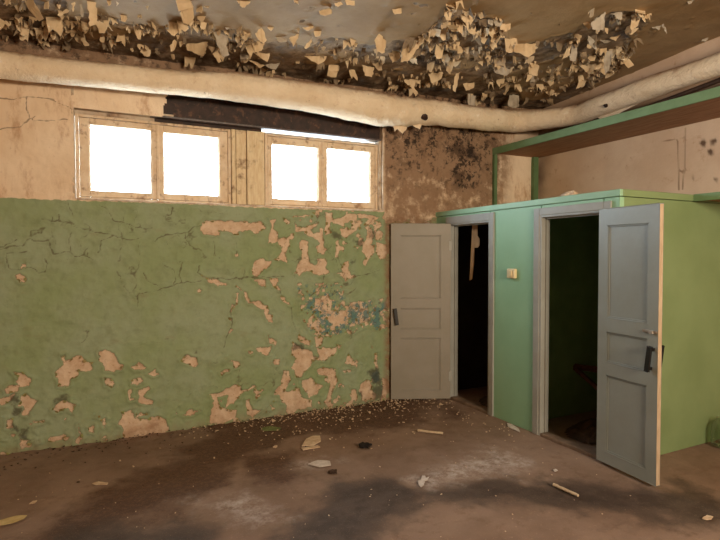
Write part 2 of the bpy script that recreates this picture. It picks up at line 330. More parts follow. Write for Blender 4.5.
def mat_window_wall():
    t = NT('peeling_wall')
    n1 = t.noise(70,5,.65); n2 = t.noise(1.6,4,.6); n3 = t.noise(9,6,.65); n4 = t.noise(28,5,.7); n5 = t.noise(200,2,.5)
    jit = t.math('MULTIPLY', t.math('SUBTRACT', n1, .5), .032)
    peel = t.ss(t.math('ADD', t.attr('peel'), jit), -.0015, .0015)
    up = t.ss(t.attr('upper'), -.003, .003)
    green = t.mix(t.ss(n2,.35,.65), lin(146,159,131), lin(136,152,112))
    green = t.mix(t.ss(n3,.45,.75,0,.5), green, lin(112,122,86))
    green = t.mix(t.ss(t.noise(4.5,5,.7,t.mapp((1,1,2.2))),.55,.75,0,.45), green, lin(136,130,100))
    green = t.mix(t.ss(n4,.6,.78,0,.4), green, lin(96,92,60))
    plas = t.mix(t.ss(n3,.35,.65), lin(214,192,168), lin(194,166,140))
    plas = t.mix(t.ss(t.noise(4,7,.75),.52,.68,0,.65), plas, lin(150,116,92))
    plas = t.mix(t.ss(n4,.55,.72,0,.75), plas, lin(150,104,74))
    beige = t.mix(t.ss(n2,.35,.65), lin(230,210,186), lin(220,196,168))
    beige = t.mix(t.ss(t.noise(5,7,.7,t.mapp((1.2,1,.45))),.50,.66,0,.75), beige, lin(178,140,108))
    beige = t.mix(t.ss(n4,.64,.75,0,.6), beige, lin(140,92,62))
    low = t.mix(peel, green, plas)
    bl = t.ss(t.math('ADD', t.attr('blue'), t.math('MULTIPLY', t.math('SUBTRACT', n1, .5), .12)), -.006, .003)
    low = t.mix(t.math('MULTIPLY', bl, .85), low, lin(84,122,124))
    dk = t.ss(t.math('ADD', t.attr('dark'), t.math('MULTIPLY', t.math('SUBTRACT', n4, .5), .10)), -.022, .016)
    low = t.mix(t.math('MULTIPLY', dk, .7), low, lin(62,52,42))
    col = t.mix(up, low, beige)
    # a thin dark line along the paint edge of each patch
    ed = t.math('MULTIPLY', t.ss(t.math('ABSOLUTE', t.math('ADD', t.attr('peel'), jit)), .004, .0), t.math('SUBTRACT', 1.0, up))
    col = t.mix(t.math('MULTIPLY', ed, .55), col, lin(92,66,42))
    cr = t.ss(t.math('ADD', t.attr('crack'), t.math('MULTIPLY', t.math('SUBTRACT', t.noise(14,3,.6), .5), .014)), .0075, .0015)
    col = t.mix(t.math('MULTIPLY', cr, .65), col, lin(74,58,38))
    mo = t.math('MULTIPLY', t.attr('mold_shade'), t.ss(t.noise(7,8,.68), .18, .66))
    col = t.mix(t.ss(mo,.02,.5,0,.9), col, lin(132,102,78))
    mo3 = t.math('MULTIPLY', t.attr('mold_shade'), t.ss(t.noise(3.2,7,.7), .36, .62))
    col = t.mix(t.ss(mo3,.45,1.2,0,.8), col, lin(66,48,36))
    mo2 = t.math('MULTIPLY', t.attr('mold_shade'), t.ss(t.noise(9,9,.78), .42, .60))
    col = t.mix(t.ss(mo2,.42,.95,0,.92), col, lin(34,24,19))
    h = t.math('ADD', t.math('MULTIPLY', n3, .6), t.math('MULTIPLY', n4, .5)); h = t.math('ADD', h, t.math('MULTIPLY', n5, .12))
    return t.done(col, t.ss(peel,0,1,.62,.9), h, .6, .014, .25)

M = {}
M['wall'] = mat_window_wall()
def mat_right_wall():
    t = NT('right_plaster'); n = t.noise(1.8,5,.6); n3 = t.noise(8,7,.7)
    c = t.mix(t.ss(n,.35,.65), lin(214,190,168), lin(202,174,150))
    c = t.mix(t.ss(n3,.58,.72,0,.45), c, lin(160,112,80))
    c = t.mix(t.ss(t.attr('mold_shade'),.0,.6,0,.9), c, lin(84,58,42))
    c = t.mix(t.ss(t.attr('line'),.014,.003,0,.7), c, lin(120,90,66))
    return t.done(c, .85, t.noise(30,6,.6), .35, .008)
def mat_ceiling():
    t = NT('peeling_ceiling')
    n1 = t.noise(55,5,.7); n2 = t.noise(1.5,4,.6); n3 = t.noise(7,7,.7); n4 = t.noise(22,6,.7)
    jit = t.math('MULTIPLY', t.math('SUBTRACT', n1, .5), .03)
    pe = t.ss(t.math('ADD', t.attr('peel'), jit), -.002, .002)
    paint = t.mix(t.ss(n2,.35,.65), lin(158,134,102), lin(138,112,80))
    paint = t.mix(t.ss(n3,.55,.75,0,.5), paint, lin(128,102,70))
    bare = t.mix(t.ss(n3,.4,.6), lin(146,126,104), lin(110,92,74))
    bare = t.mix(t.ss(t.noise(3.3,5,.6),.53,.66,0,.7), bare, lin(128,124,122))
    bare = t.mix(t.ss(n4,.54,.68,0,.7), bare, lin(82,66,53))
    c = t.mix(pe, paint, bare)
    ed = t.ss(t.math('ABSOLUTE', t.math('ADD', t.attr('peel'), jit)), .006, .0)
    c = t.mix(t.math('MULTIPLY', ed, .45), c, lin(176,154,124))
    mo = t.math('MULTIPLY', t.attr('mold_shade'), t.ss(n3,.25,.6))
    c = t.mix(t.ss(mo,.2,1.1,0,.8), c, lin(56,42,33))
    h = t.math('ADD', t.math('MULTIPLY', n3, .7), t.math('MULTIPLY', n4, .4))
    return t.done(c, t.ss(pe,0,1,.58,.88), h, .4, .02, .12)
def mat_floor():
    t = NT('stained_concrete')
    n2 = t.noise(1.3,5,.6); n3 = t.noise(6,8,.7); n4 = t.noise(30,6,.7); n5 = t.noise(120,3,.6)
    c = t.mix(t.ss(n2,.35,.65), lin(146,124,110), lin(126,104,90))
    c = t.mix(t.ss(n3,.5,.72,0,.6), c, lin(108,84,66))
    c = t.mix(t.ss(n4,.58,.72,0,.5), c, lin(166,144,124))
    j = t.math('MULTIPLY', t.math('SUBTRACT', n3, .5), .45)
    d1 = t.ss(t.math('ADD', t.attr('brown'), j), -.12, .16)
    c = t.mix(t.math('MULTIPLY', d1, .82), c, t.mix(t.ss(n4,.45,.6), lin(72,46,33), lin(94,66,48)))
    d2 = t.ss(t.math('ADD', t.attr('black'), j), -.10, .16)
    c = t.mix(t.math('MULTIPLY', d2, .9), c, t.mix(t.ss(n3,.4,.6), lin(56,46,41), lin(78,66,59)))
    w = t.math('MULTIPLY', t.ss(t.math('ADD', t.attr('white'), j), -.1, .2), t.ss(t.noise(11,8,.8),.36,.66))
    c = t.mix(t.math('MULTIPLY', w, .75), c, lin(205,196,192))
    sp = t.math('MULTIPLY', t.ss(n5,.62,.70), t.attr('speck'))
    c = t.mix(sp, c, lin(200,168,132))
    r = t.math('SUBTRACT', .9, t.math('MULTIPLY', t.math('MAXIMUM', d1, d2), .22))
    h = t.math('ADD', t.math('MULTIPLY', n3, .7), t.math('MULTIPLY', n4, .4)); h = t.math('ADD', h, t.math('MULTIPLY', n5, .15))
    return t.done(c, r, h, .5, .015, .3)
M['rwall'] = mat_right_wall(); M['ceil'] = mat_ceiling(); M['floor'] = mat_floor()
M['plain'] = simple('shell_plaster',(200,170,138),(184,150,118),2,.85)
M['reveal'] = simple('reveal_plaster',(208,196,178),(176,150,124),6,.85,dirt=(96,70,52),dsc=7)
M['frame'] = simple('window_paint',(226,208,184),(212,188,158),9,.6,.3,dirt=(120,84,60),dsc=13)
M['board'] = simple('board_paint',(228,212,180),(212,188,150),10,.65,.4,dirt=(110,70,40),dsc=9,stretch=(6,6,1))
M['steel'] = simple('rusted_steel',(58,36,28),(32,20,16),12,.6,.5,.4,dirt=(104,70,50),dsc=16)
M['flange'] = simple('bare_steel',(94,84,86),(58,46,44),14,.35,.3,.6)
M['wrap'] = None
M['flake'] = simple('ceiling_paint_flake',(220,198,164),(196,170,134),6,.7,.15)
M['flake2'] = simple('grey_paint_flake',(190,180,164),(150,138,122),8,.7,.15)
M['teal'] = simple('closet_green_paint',(146,188,156),(138,180,146),2.0,.5,.10,.4)
M['olive'] = simple('closet_end_lit_olive',(122,142,100),(112,132,90),2,.55,.1,.4)  # closet green turned olive and darker, warm light and shade in its colour
M['fascia'] = simple('fascia_green_paint',(150,190,160),(140,180,150),4,.5,.12,.4)
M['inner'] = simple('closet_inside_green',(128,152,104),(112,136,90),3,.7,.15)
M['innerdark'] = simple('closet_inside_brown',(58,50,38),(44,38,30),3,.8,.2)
M['casing'] = simple('grey_door_paint',(158,160,156),(150,150,144),5,.5,.12,.4)
M['door1'] = simple('taupe_door_paint',(142,136,126),(136,130,118),4,.5,.1,.4)
M['door2'] = simple('grey_blue_door_paint',(146,152,148),(140,145,138),4,.4,.25,.5)
M['bareedge'] = simple('bare_door_edge',(186,166,142),(168,146,122),8,.7,.2,stretch=(6,6,1))
M['sill'] = simple('worn_sill',(136,116,100),(108,90,76),8,.8,.3)
M['shelfg'] = simple('shelf_green_paint',(120,152,114),(110,140,102),5,.5,.15,.4)
M['postg'] = simple('post_green_paint',(96,124,86),(84,110,74),6,.55,.2,.35)
M['shelfwood'] = simple('shelf_underside',(164,122,94),(136,96,70),5,.75,.3,stretch=(8,1,8))
M['black'] = simple('black_iron',(26,24,24),(16,15,15),20,.4,.2,.5)
M['metal'] = simple('worn_metal',(176,168,156),(120,104,88),30,.35,.2,.6)
M['cream'] = simple('cream_plastic',(226,208,168),(214,194,150),20,.45,.05,.4)
M['strip'] = simple('pale_torn_wood',(204,172,134),(180,146,108),14,.8,.3,stretch=(8,8,1))
M['redwood'] = simple('red_brown_wood',(108,70,54),(84,52,40),9,.55,.3,stretch=(6,6,1))
M['cloth'] = simple('dark_cloth',(36,30,28),(24,20,19),14,.95,.4)
M['rubble'] = simple('dark_rubble',(82,62,50),(52,40,33),12,.95,.5)
M['chip'] = simple('plaster_chip',(216,196,170),(190,162,134),18,.85,.3)
M['gchip'] = simple('green_chip',(128,140,90),(104,114,70),18,.75,.3)
M['white'] = simple('white_plaster',(216,208,204),(190,180,174),24,.9,.4)
M['leaf'] = simple('dry_leaf',(208,188,138),(190,166,112),16,.7,.3)
M['stick'] = simple('pale_stick',(206,188,162),(182,160,132),30,.8,.3)
M['thin'] = simple('thin_pipe_rust',(88,66,52),(62,46,38),14,.6,.3)
def mat_wrap():
    t = NT('pipe_wrap'); n = t.noise(3,5,.6); n3 = t.noise(10,7,.7)
    c = t.mix(t.ss(n,.35,.65), lin(238,222,198), lin(226,206,178))
    c = t.mix(t.ss(n3,.55,.75,0,.55), c, lin(186,148,114))
    c = t.mix(t.ss(t.math('ADD',t.attr('top'),t.math('MULTIPLY',t.math('SUBTRACT',n3,.5),.8)),.45,.95,0,.75), c, lin(150,104,72))
    c = t.mix(t.ss(t.noise(16,6,.8),.64,.7,0,.7), c, lin(110,74,52))
    return t.done(c, .85, t.math('ADD', t.math('MULTIPLY', t.noise(5,6,.65,None,1.2), 2.0), t.math('ADD', n3, t.noise(40,5,.6))), .55, .018)
M['wrap'] = mat_wrap()
def mat_glass(name, tint, rough=0.0, fac=.1):
    m = bpy.data.materials.new(name); m.use_nodes = True; nt = m.node_tree; nt.nodes.clear()
    o = nt.nodes.new('ShaderNodeOutputMaterial'); mx = nt.nodes.new('ShaderNodeMixShader'); tr = nt.nodes.new('ShaderNodeBsdfTransparent'); g = nt.nodes.new('ShaderNodeBsdfGlossy')
    tr.inputs[0].default_value = tint; g.inputs['Roughness'].default_value = .08
    lw = nt.nodes.new('ShaderNodeLayerWeight'); lw.inputs[0].default_value = fac
    nt.links.new(lw.outputs['Facing'], mx.inputs[0]); nt.links.new(tr.outputs[0], mx.inputs[1]); nt.links.new(g.outputs[0], mx.inputs[2]); nt.links.new(mx.outputs[0], o.inputs[0])
    return m
M['pane'] = mat_glass('window_glass', (.96,.97,.97,1), fac=.05)
M['jar'] = mat_glass('jar_glass', (.86,.90,.84,1), fac=.22)

# ------------------------------------------------------------------ the shell
wall, (WUS, WVS, WPEEL, WUP) = build_window_wall(M['wall'])
bm = bmesh.new()                                     # reveals of the opening
bx(bm, OX0-.02, OX0, .0, .40, OZ0-.02, OZ1+.3); bx(bm, OX1, OX1+.02, .0, .40, OZ0-.02, 3.24)
bx(bm, OX0-.02, OX1+.02, .004, .40, OZ0-.03, OZ0)
bx(bm, OX0-.02, .62, .012, .40, OZ1, OZ1+.03)
obj('reveal', bm, M['reveal'], wall)
bm = bmesh.new()                                     # wall core around the opening keeps the daylight out
bx(bm, -2.6, OX0-.02, .03, .40, -.02, 3.62); bx(bm, OX1+.02, 5.2, .03, .40, -.02, 3.62); bx(bm, OX0-.02, OX1+.02, .03, .40, -.02, OZ0-.03); bx(bm, OX0-.02, OX1+.02, .16, .40, OZ1+.03, 3.62)
obj('core', bm, M['plain'], wall)
# curled paint lips along the lower edges of the patches
def curl_mesh():
    U, V = np.meshgrid(WUS, WVS)
    m = (np.abs(WPEEL+.002) < .006) & (WUP < -.02) & (U > -.9) & (U < 3.5)
    idx = np.argwhere(m); RNG.shuffle(idx); bm = bmesh.new()
    for (j, i) in idx[:420]:
        x, z = U[j,i], V[j,i]; g = np.array([WPEEL[j,min(i+1,len(WUS)-1)]-WPEEL[j,i-1], WPEEL[min(j+1,len(WVS)-1),i]-WPEEL[j-1,i]])
        g = g/(np.hypot(*g)+1e-9)                     # towards the inside of the patch
        L = random.uniform(.008,.026); W = random.uniform(.012,.04); tx = np.array([-g[1], g[0]])
        rows = []
        for a, d in ((0,.004),(.5,.010),(1,random.uniform(.014,.03))):
            r = []
            for b in (-1,-.3,.4,1):
                w = W*.5*b*(1-.45*a)+random.uniform(-.002,.002); l = L*a*(1-.25*abs(b))
                r.append(bm.verts.new((x+g[0]*l+tx[0]*w, -d-.002, z+g[1]*l+tx[1]*w)))
            rows.append(r)
        for p, q in zip(rows[:-1], rows[1:]):
            for k in range(3): bm.faces.new((p[k],p[k+1],q[k+1],q[k]))
    bmesh.ops.recalc_face_normals(bm, faces=bm.faces); bmesh.ops.solidify(bm, geom=bm.faces[:], thickness=.0015); return bm
o = obj('paint_curls', curl_mesh(), simple('green_paint_curl',(142,152,98),(150,124,84),20,.7,.2), wall); o['kind'] = 'stuff'

# right wall
US = axis((-9,-5,.1),(-5,0.01,.02)); VS = axis((-.02,3.95,.03))
Yg, Zg = np.meshgrid(US, VS)
spots = px_polys((600,60), 3.858, [[(385,320),(400,305),(410,320),(400,338)],[(425,315),(450,300),(450,318),(430,330)],[(415,350),(430,342),(438,360),(422,368)],[(355,450),(362,448),(362,462)],[(440,460),(452,455),(450,470)]])
rw = lambda P: [(float(q[1]), float(q[2])) for q in (onX(*p, XR) for p in P)]
sp = splat(np.full(Yg.shape,-.12), [rw(p) for p in spots], Yg, Zg)
mold_shade = np.maximum(sstep(-.02,.03,sp), .55*sstep(-.45,-.02,Yg)*fbm(Yg,Zg,5,91,4)+.0*Zg)
mold_shade = np.maximum(mold_shade, .8*sstep(3.30,3.16,Zg)*sstep(3.0,3.08,Zg))  # shade band under the pipes, painted into the wall colour
lines = [rw(p) for p in px_polys((600,60), 3.858, [[(328,262),(326,420),(318,500)],[(300,310),(304,500)],[(226,312),(300,308),(328,300)],[(310,430),(345,430)]])]
ln = line_dist(np.full(Yg.shape,.06), lines, Yg, Zg)
o = gridmesh('wall_right', US, VS, lambda U,V: np.stack([XR+(fbm(U,V,4,70,4)-.5)*.012,U,V],-1), dict(mold_shade=mold_shade,line=ln), M['rwall']); struct(o)
o = obj('core', box(XR+.03, XR+.2, -9, .4, -.02, 4.0), M['plain'], o)
# left wall and the wall behind the photographer
struct(obj('wall_left', box(-2.8, -2.6, -9, .4, -.02, 4.0), M['plain']))
bm = bmesh.new(); bx(bm,-2.8,-.9,-9.2,-9,-.02,4); bx(bm,3.3,5.36,-9.2,-9,-.02,4); bx(bm,-.9,3.3,-9.2,-9,-.02,4)
struct(obj('wall_front', bm, M['plain']))

# ceiling
PEELC = [[(-40,70),(-40,-10),(2,-8),(12,6),(18,2),(30,-20),(60,-14),(66,20),(92,14),(120,22),(172,28),(196,18),(214,30),(236,30),(250,40),(282,40),(310,46),(330,36),(356,42),(382,46),(404,40),(420,42),(440,16),(452,8),(480,14),(500,22),(512,42),(532,44),(556,36),(586,26),(612,12),(640,12),(648,22),(632,38),(622,62),(602,78),(580,95),(540,120),(300,125),(100,80)]]
PAINTC = [[(505,75),(560,55),(600,60),(590,80),(540,100),(520,100)],[(318,52),(348,50),(352,60),(330,66),(310,62)],[(452,58),(480,52),(486,62),(470,70),(452,66)],[(84,26),(110,22),(140,28),(150,34),(110,36),(90,40)]]
cxy = lambda P: [(float(q[0]), float(q[1])) for q in (onC(*p) for p in P)]
US = axis((-2.6,-1.2,.1),(-1.2,5.17,.014)); VS = axis((-9,-3.0,.15),(-3.0,.03,.014))
X, Y = np.meshgrid(US, VS)
wx = X+(fbm(X,Y,9,101,4)-.5)*.16; wy = Y+(fbm(X,Y,9,102,4)-.5)*.16
pe = splat(np.full(X.shape,-.2), [cxy(PEELC[0])], wx, wy, .25)
pa = splat(np.full(X.shape,-.2), [cxy(p) for p in PAINTC], wx, wy, .25)
pe = np.minimum(pe, -pa)
isl = (.60-fbm(X,Y,7,111,4))*.5
pe = np.minimum(pe, np.where(Y<-.55, isl+.06, .2)); pe = np.maximum(pe, (fbm(X,Y,4,121,4)-.80)*.4)
pe = np.clip(pe,-.2,.2)
mold_shade = sstep(-.5,-.02,Y)*(.3+.8*fbm(X,Y,2.2,131,3))
spx = onC(100,22); mold_shade = np.maximum(mold_shade, .0)
for (px,py,rx,ry,k) in ((38,26,.22,.5,1.2),(425,62,.35,.22,1.1),(490,95,.4,.3,1.2),(350,90,.3,.2,1.0),(540,85,.35,.25,.8),(341,26,.05,.04,1.0)):
    q = onC(px,py); mold_shade = np.maximum(mold_shade, k*np.exp(-((X-q[0])/rx)**2-((Y-q[1])/ry)**2))
Zc = ceil_z(X,Y) + .004*sstep(-.004,.004,pe) - np.exp(-((pe+.015)/.015)**2)*.014*fbm(X,Y,7,141,2) - (fbm(X,Y,2.0,151,4)-.5)*.024 + .012*fbm(X,Y,16,161,3)*sstep(0,.03,pe)
ceiling = struct(gridmesh('ceiling', US, VS, lambda U,V: np.stack([U,V,Zc],-1), dict(peel=pe,mold_shade=mold_shade), M['ceil'], flip=True))
bm = bmesh.new(); q = [bm.verts.new(p) for p in ((-2.8,-9.2,ceil_z(-2.8,-9.2)+.08),(5.4,-9.2,ceil_z(5.4,-9.2)+.08),(5.4,.4,ceil_z(5.4,.4)+.08),(-2.8,.4,ceil_z(-2.8,.4)+.08))]; bm.faces.new(q); bmesh.ops.solidify(bm, geom=bm.faces[:], thickness=-.15)
obj('slab', bm, M['plain'], ceiling)

# flakes that hang from the ceiling: their outlines, each on its own tilted sheet
FL = []
FL += px_polys((0,0),6,[[(520,0),(575,0),(585,140),(540,150),(535,70)],[(640,0),(680,0),(650,35)],[(345,90),(400,50),(415,65),(360,100)],[(120,205),(140,140),(170,205),(140,215)],[(485,240),(500,200),(535,290),(510,290)],[(480,30),(495,20),(500,100),(485,100)],[(430,20),(450,10),(440,70)],[(390,185),(460,180),(460,195),(395,195)]])
FL += px_polys((120,0),6,[[(380,0),(430,20),(445,110),(410,155),(380,140),(360,80)],[(290,125),(380,130),(375,165),(325,220),(300,200),(280,180),(320,160)],[(400,265),(530,250),(500,350),(470,340),(430,315),(400,305)],[(555,180),(650,220),(635,270),(655,325),(620,335),(585,270),(575,220)],[(530,275),(580,285),(610,370),(590,380),(560,330)],[(130,290),(185,300),(180,335),(150,335),(120,310)],[(0,85),(40,90),(35,130),(10,130)],[(300,270),(325,235),(340,250),(325,300),(305,310)],[(500,40),(540,38),(530,52)],[(620,160),(665,165),(645,180)],[(690,0),(720,0),(720,30)],[(355,0),(430,0),(425,20),(400,20)]])
FL += px_polys((240,0),6,[[(30,265),(75,250),(150,260),(130,300),(75,310),(65,335),(45,310)],[(90,200),(130,165),(160,240),(140,265),(110,240)],[(160,160),(205,160),(185,185)],[(210,220),(280,235),(280,250),(250,258),(225,245)],[(295,230),(355,200),(335,255),(320,280)],[(375,165),(440,155),(440,168),(395,182)],[(440,185),(490,185),(480,215),(450,215)],[(380,335),(520,335),(510,365),(470,385),(430,365)],[(75,315),(180,320),(165,375),(130,350)],[(150,390),(240,375),(215,420),(180,415)],[(55,360),(150,395),(115,410)],[(470,65),(545,50),(550,80),(510,95),(480,85)],[(565,20),(600,10),(620,25),(590,40)],[(0,0),(70,0),(30,45),(0,35)],[(385,290),(440,220),(420,280),(395,295)],[(0,310),(45,320),(50,350),(0,360)],[(630,0),(690,5),(690,35),(640,30)]])
FL += px_polys((360,0),4.909,[[(160,45),(205,40),(205,65),(170,72)],[(420,110),(495,110),(490,140),(460,158),(420,135)],[(500,70),(550,70),(550,95),(515,110),(500,95)],[(410,45),(450,55),(445,100),(425,100)],[(500,120),(525,120),(520,185),(500,180)],[(530,130),(570,130),(565,170),(540,165)],[(205,235),(290,200),(300,215),(270,255),(260,275),(240,300),(205,310)],[(150,280),(195,250),(195,285),(160,305)],[(70,195),(95,165),(130,200),(120,245),(85,240)],[(60,310),(110,310),(110,345),(90,345)],[(385,270),(430,265),(445,290),(410,310)],[(200,390),(240,390),(290,450),(310,465),(285,470),(250,420)],[(335,360),(405,360),(400,385),(355,410)],[(430,310),(455,330),(445,370),(425,350)],[(10,320),(70,330),(60,380),(25,370)],[(505,410),(560,405),(560,430),(520,445)],[(530,460),(570,470),(560,525),(530,520)],[(470,360),(490,355),(470,450),(455,440)]])
FL += px_polys((470,0),4.909,[[(215,215),(325,215),(320,250),(285,270),(250,255),(215,250)],[(105,315),(200,340),(180,370),(130,360)],[(120,95),(160,100),(150,130),(125,125)],[(290,315),(340,320),(330,370),(290,360)],[(310,370),(320,400),(295,400)],[(195,465),(240,470),(240,525),(210,535),(185,520)],[(475,240),(500,210),(490,270),(450,295)],[(500,220),(525,215),(520,300),(490,290)],[(90,95),(115,100),(110,125),(90,120)],[(0,60),(12,75),(10,110),(0,120)]])
FL += px_polys((570,0),4.8,[[(170,55),(160,150),(110,140),(100,115)],[(190,65),(250,55),(245,95)],[(260,145),(330,135),(295,165)],[(390,130),(440,120),(430,145)],[(450,115),(465,165),(440,120)],[(190,180),(245,165),(220,195)],[(145,190),(195,200),(165,210)],[(170,245),(205,240),(190,320),(170,350),(160,320)],[(240,280),(275,268),(255,290)],[(85,170),(115,190),(130,240),(90,215)],[(0,260),(30,255),(25,295),(0,290)],[(40,310),(100,320),(80,345)],[(615,200),(665,180),(650,200)],[(560,5),(600,0),(570,20)],[(110,310),(150,310),(140,330),(115,335)]])
GREY = {(570,A) for A in ()}
def thick(bm, vec):
    r = bmesh.ops.extrude_face_region(bm, geom=bm.faces[:], use_keep_orig=True)
    bmesh.ops.translate(bm, vec=vec, verts=[g for g in r['geom'] if isinstance(g, bmesh.types.BMVert)])
def sheet(bm, poly3, t, n, p0, kk, jag=.004):
    n0 = len(bm.verts); vs = [bm.verts.new(p) for p in poly3]
    try: f = bm.faces.new(vs)
    except ValueError: return
    r = bmesh.ops.triangulate(bm, faces=[f]); es = list({e for g in r['faces'] for e in g.edges})
    if len(poly3) < 9: bmesh.ops.subdivide_edges(bm, edges=es, cuts=2 if jag > .002 else 1, use_grid_fill=True)
    for v in bm.verts[:][n0:]:
        d = max(0.0, (v.co-p0).dot(t))
        v.co += n*(kk*d*d) + Vector((random.uniform(-jag,jag) for _ in range(3)))
        zc = ceil_z(v.co.x, v.co.y)+.012
        if v.co.z > zc: v.co.z = zc
def flake_frame(px, py, th):
    P0 = Vector(onC(px, py)); P0.z += .010
    away = Vector((P0.x-CAM[0], P0.y-CAM[1], 0)).normalized()
    t = (Vector((0,0,-1))*math.cos(th)+away*math.sin(th)).normalized(); h = t.cross(away).normalized() if abs(t.z) < .999 else Vector((-away.y, away.x, 0))
    h = Vector((-away.y, away.x, 0)); n = h.cross(t)
    if n.dot(away) > 0: n = -n
    return P0, t, n
def big_flake(poly):
    top = min(poly, key=lambda p: p[1]); th = random.uniform(-.35,.75)
    P0, t, n = flake_frame(*top, th)
    pts = []
    for p in poly:
        d = Vector(ray(*p)); s = n.dot(P0-Vector(CAM))/n.dot(d); q = Vector(CAM)+d*s; e = q-P0
        if e.length > .24: q = P0+e*(.24/e.length)
        pts.append(q)
    fine = []
    for a, b in zip(pts, pts[1:]+pts[:1]):                # torn, ragged outline
        L = (b-a).length; m = max(1, int(L/.018)); fine.append(a)
        for k in range(1, m): fine.append(a.lerp(b, k/m)+(b-a).cross(n).normalized()*random.uniform(-.007,.005))
    pts = fine
    bm = bmesh.new(); sheet(bm, pts, t, n, P0, random.uniform(-2.2,2.2), .003); thick(bm, n*-.003)
    return bm
for i, p in enumerate(FL):
    grey = (i >= len(FL)-25 and i % 3 != 1) or i % 6 == 5
    obj('paint_flake', big_flake(p), M['flake2'] if grey else M['flake'], ceiling)
# the many small curls
def small_flakes(n, seed, lo, hi):
    rd = random.Random(seed); V, Fc = [], []; made = 0
    PC = np.asarray(cxy(PEELC[0]))
    while made < n:
        px, py = rd.uniform(-10,660), rd.uniform(-6,110)
        P = onC(px, py); x, y = P[0], P[1]
        if y > -.06 or x > 5.0: continue
        s = float(poly_sdf(PC, np.array([x]), np.array([y]))[0])
        w = (1.0 if abs(s) < .1 else .5) if s > -.05 else .012
        w *= .12+1.3*float(fbm(np.array([x]),np.array([y]),3.0,201,3)[0]>.5)
        if rd.random() > w: continue
        sz = rd.uniform(lo,hi)*(1 if rd.random()<.75 else 1.6); th = rd.uniform(-.5,1.2)
        P0, t, nn = flake_frame(px, py, th); rot = rd.uniform(-1.1,1.1); h = t.cross(nn)
        h2 = h*math.cos(rot)+nn*math.sin(rot); n2 = h2.cross(t); k = rd.randint(3,6)
        base = [P0-h2*sz*rd.uniform(.3,.7), P0+h2*sz*rd.uniform(.3,.7)]
        tip = [P0+t*sz*rd.uniform(.3,1.35)+h2*sz*(.55-1.1*q/(k-1))*rd.uniform(.6,1.1) for q in range(k)]
        bm = bmesh.new(); sheet(bm, base+tip, t, n2, P0, rd.uniform(-7,7), .002); thick(bm, n2*.002)
        o0 = len(V); bm.verts.index_update(); V += [tuple(v.co) for v in bm.verts]; Fc += [tuple(o0+v.index for v in f.verts) for f in bm.faces]; bm.free(); made += 1
    return V, [], Fc
o = obj('paint_flakes', small_flakes(640,5,.018,.065), M['flake'], ceiling); o['kind'] = 'stuff'
o = obj('dirty_paint_flakes', small_flakes(620,6,.015,.055), simple('brown_paint_flake',(150,132,108),(112,96,78),9,.8,.2), ceiling); o['kind'] = 'stuff'

# floor
BR = [[(100,487),(150,470),(178,450),(240,424),(300,412),(392,396),(430,402),(432,422),(380,432),(300,436),(262,452),(232,476),(190,505),(120,525),(40,560),(-20,560),(60,520)],[(250,458),(298,452),(302,478),(272,492),(254,480)],[(440,404),(470,412),(450,418)]]
BK = [[(30,545),(78,524),(180,517),(214,526),(250,560),(100,600)],[(292,512),(330,484),(384,474),(424,486),(480,478),(560,474),(640,480),(720,496),(760,505),(760,540),(720,528),(640,520),(560,506),(500,502),(440,500),(404,518),(360,550),(270,560)],[(640,484),(690,486),(740,500),(740,525),(660,512)]]
WH = [[(404,478),(424,466),(470,452),(510,448),(540,464),(520,474),(470,480),(430,488)],[(300,462),(330,458),(334,468),(304,472)],[(180,500),(240,495),(280,520),(250,530)]]
fxy = lambda P: [(float(q[0]), float(q[1])) for q in (onZ(*p) for p in P)]
US = axis((-2.6,-1.0,.1),(-1.0,5.17,.02)); VS = axis((-9,-4.2,.15),(-4.2,.02,.02))
X, Y = np.meshgrid(US, VS); wx = X+(fbm(X,Y,4,301,4)-.5)*.35; wy = Y+(fbm(X,Y,4,302,4)-.5)*.35
fld = lambda P, m=.5: np.clip(splat(np.full(X.shape,-.5), [fxy(p) for p in P], wx, wy, m), -.5, .5)
brown, blackf, whitef = fld(BR), fld(BK), fld(WH)
brown = np.maximum(brown, np.where(X>.9, .16-(-Y)*.55, -.5)*np.where(X<3.4,1,0)+np.where(X<3.4,0,-.5))
speck = np.clip(sstep(-.9,-.05,Y)*sstep(.6,1.8,X)+.25,0,1)
Zf = (fbm(X,Y,1.5,310,4)-.5)*.012+(fbm(X,Y,14,311,3)-.5)*.008*(1+2*sstep(-.35,-.02,Y)) - .004
Zf = np.minimum(Zf, .004)
struct(gridmesh('floor', US, VS, lambda U,V: np.stack([U,V,Zf],-1), dict(brown=brown,black=blackf,white=whitef,speck=speck), M['floor']))

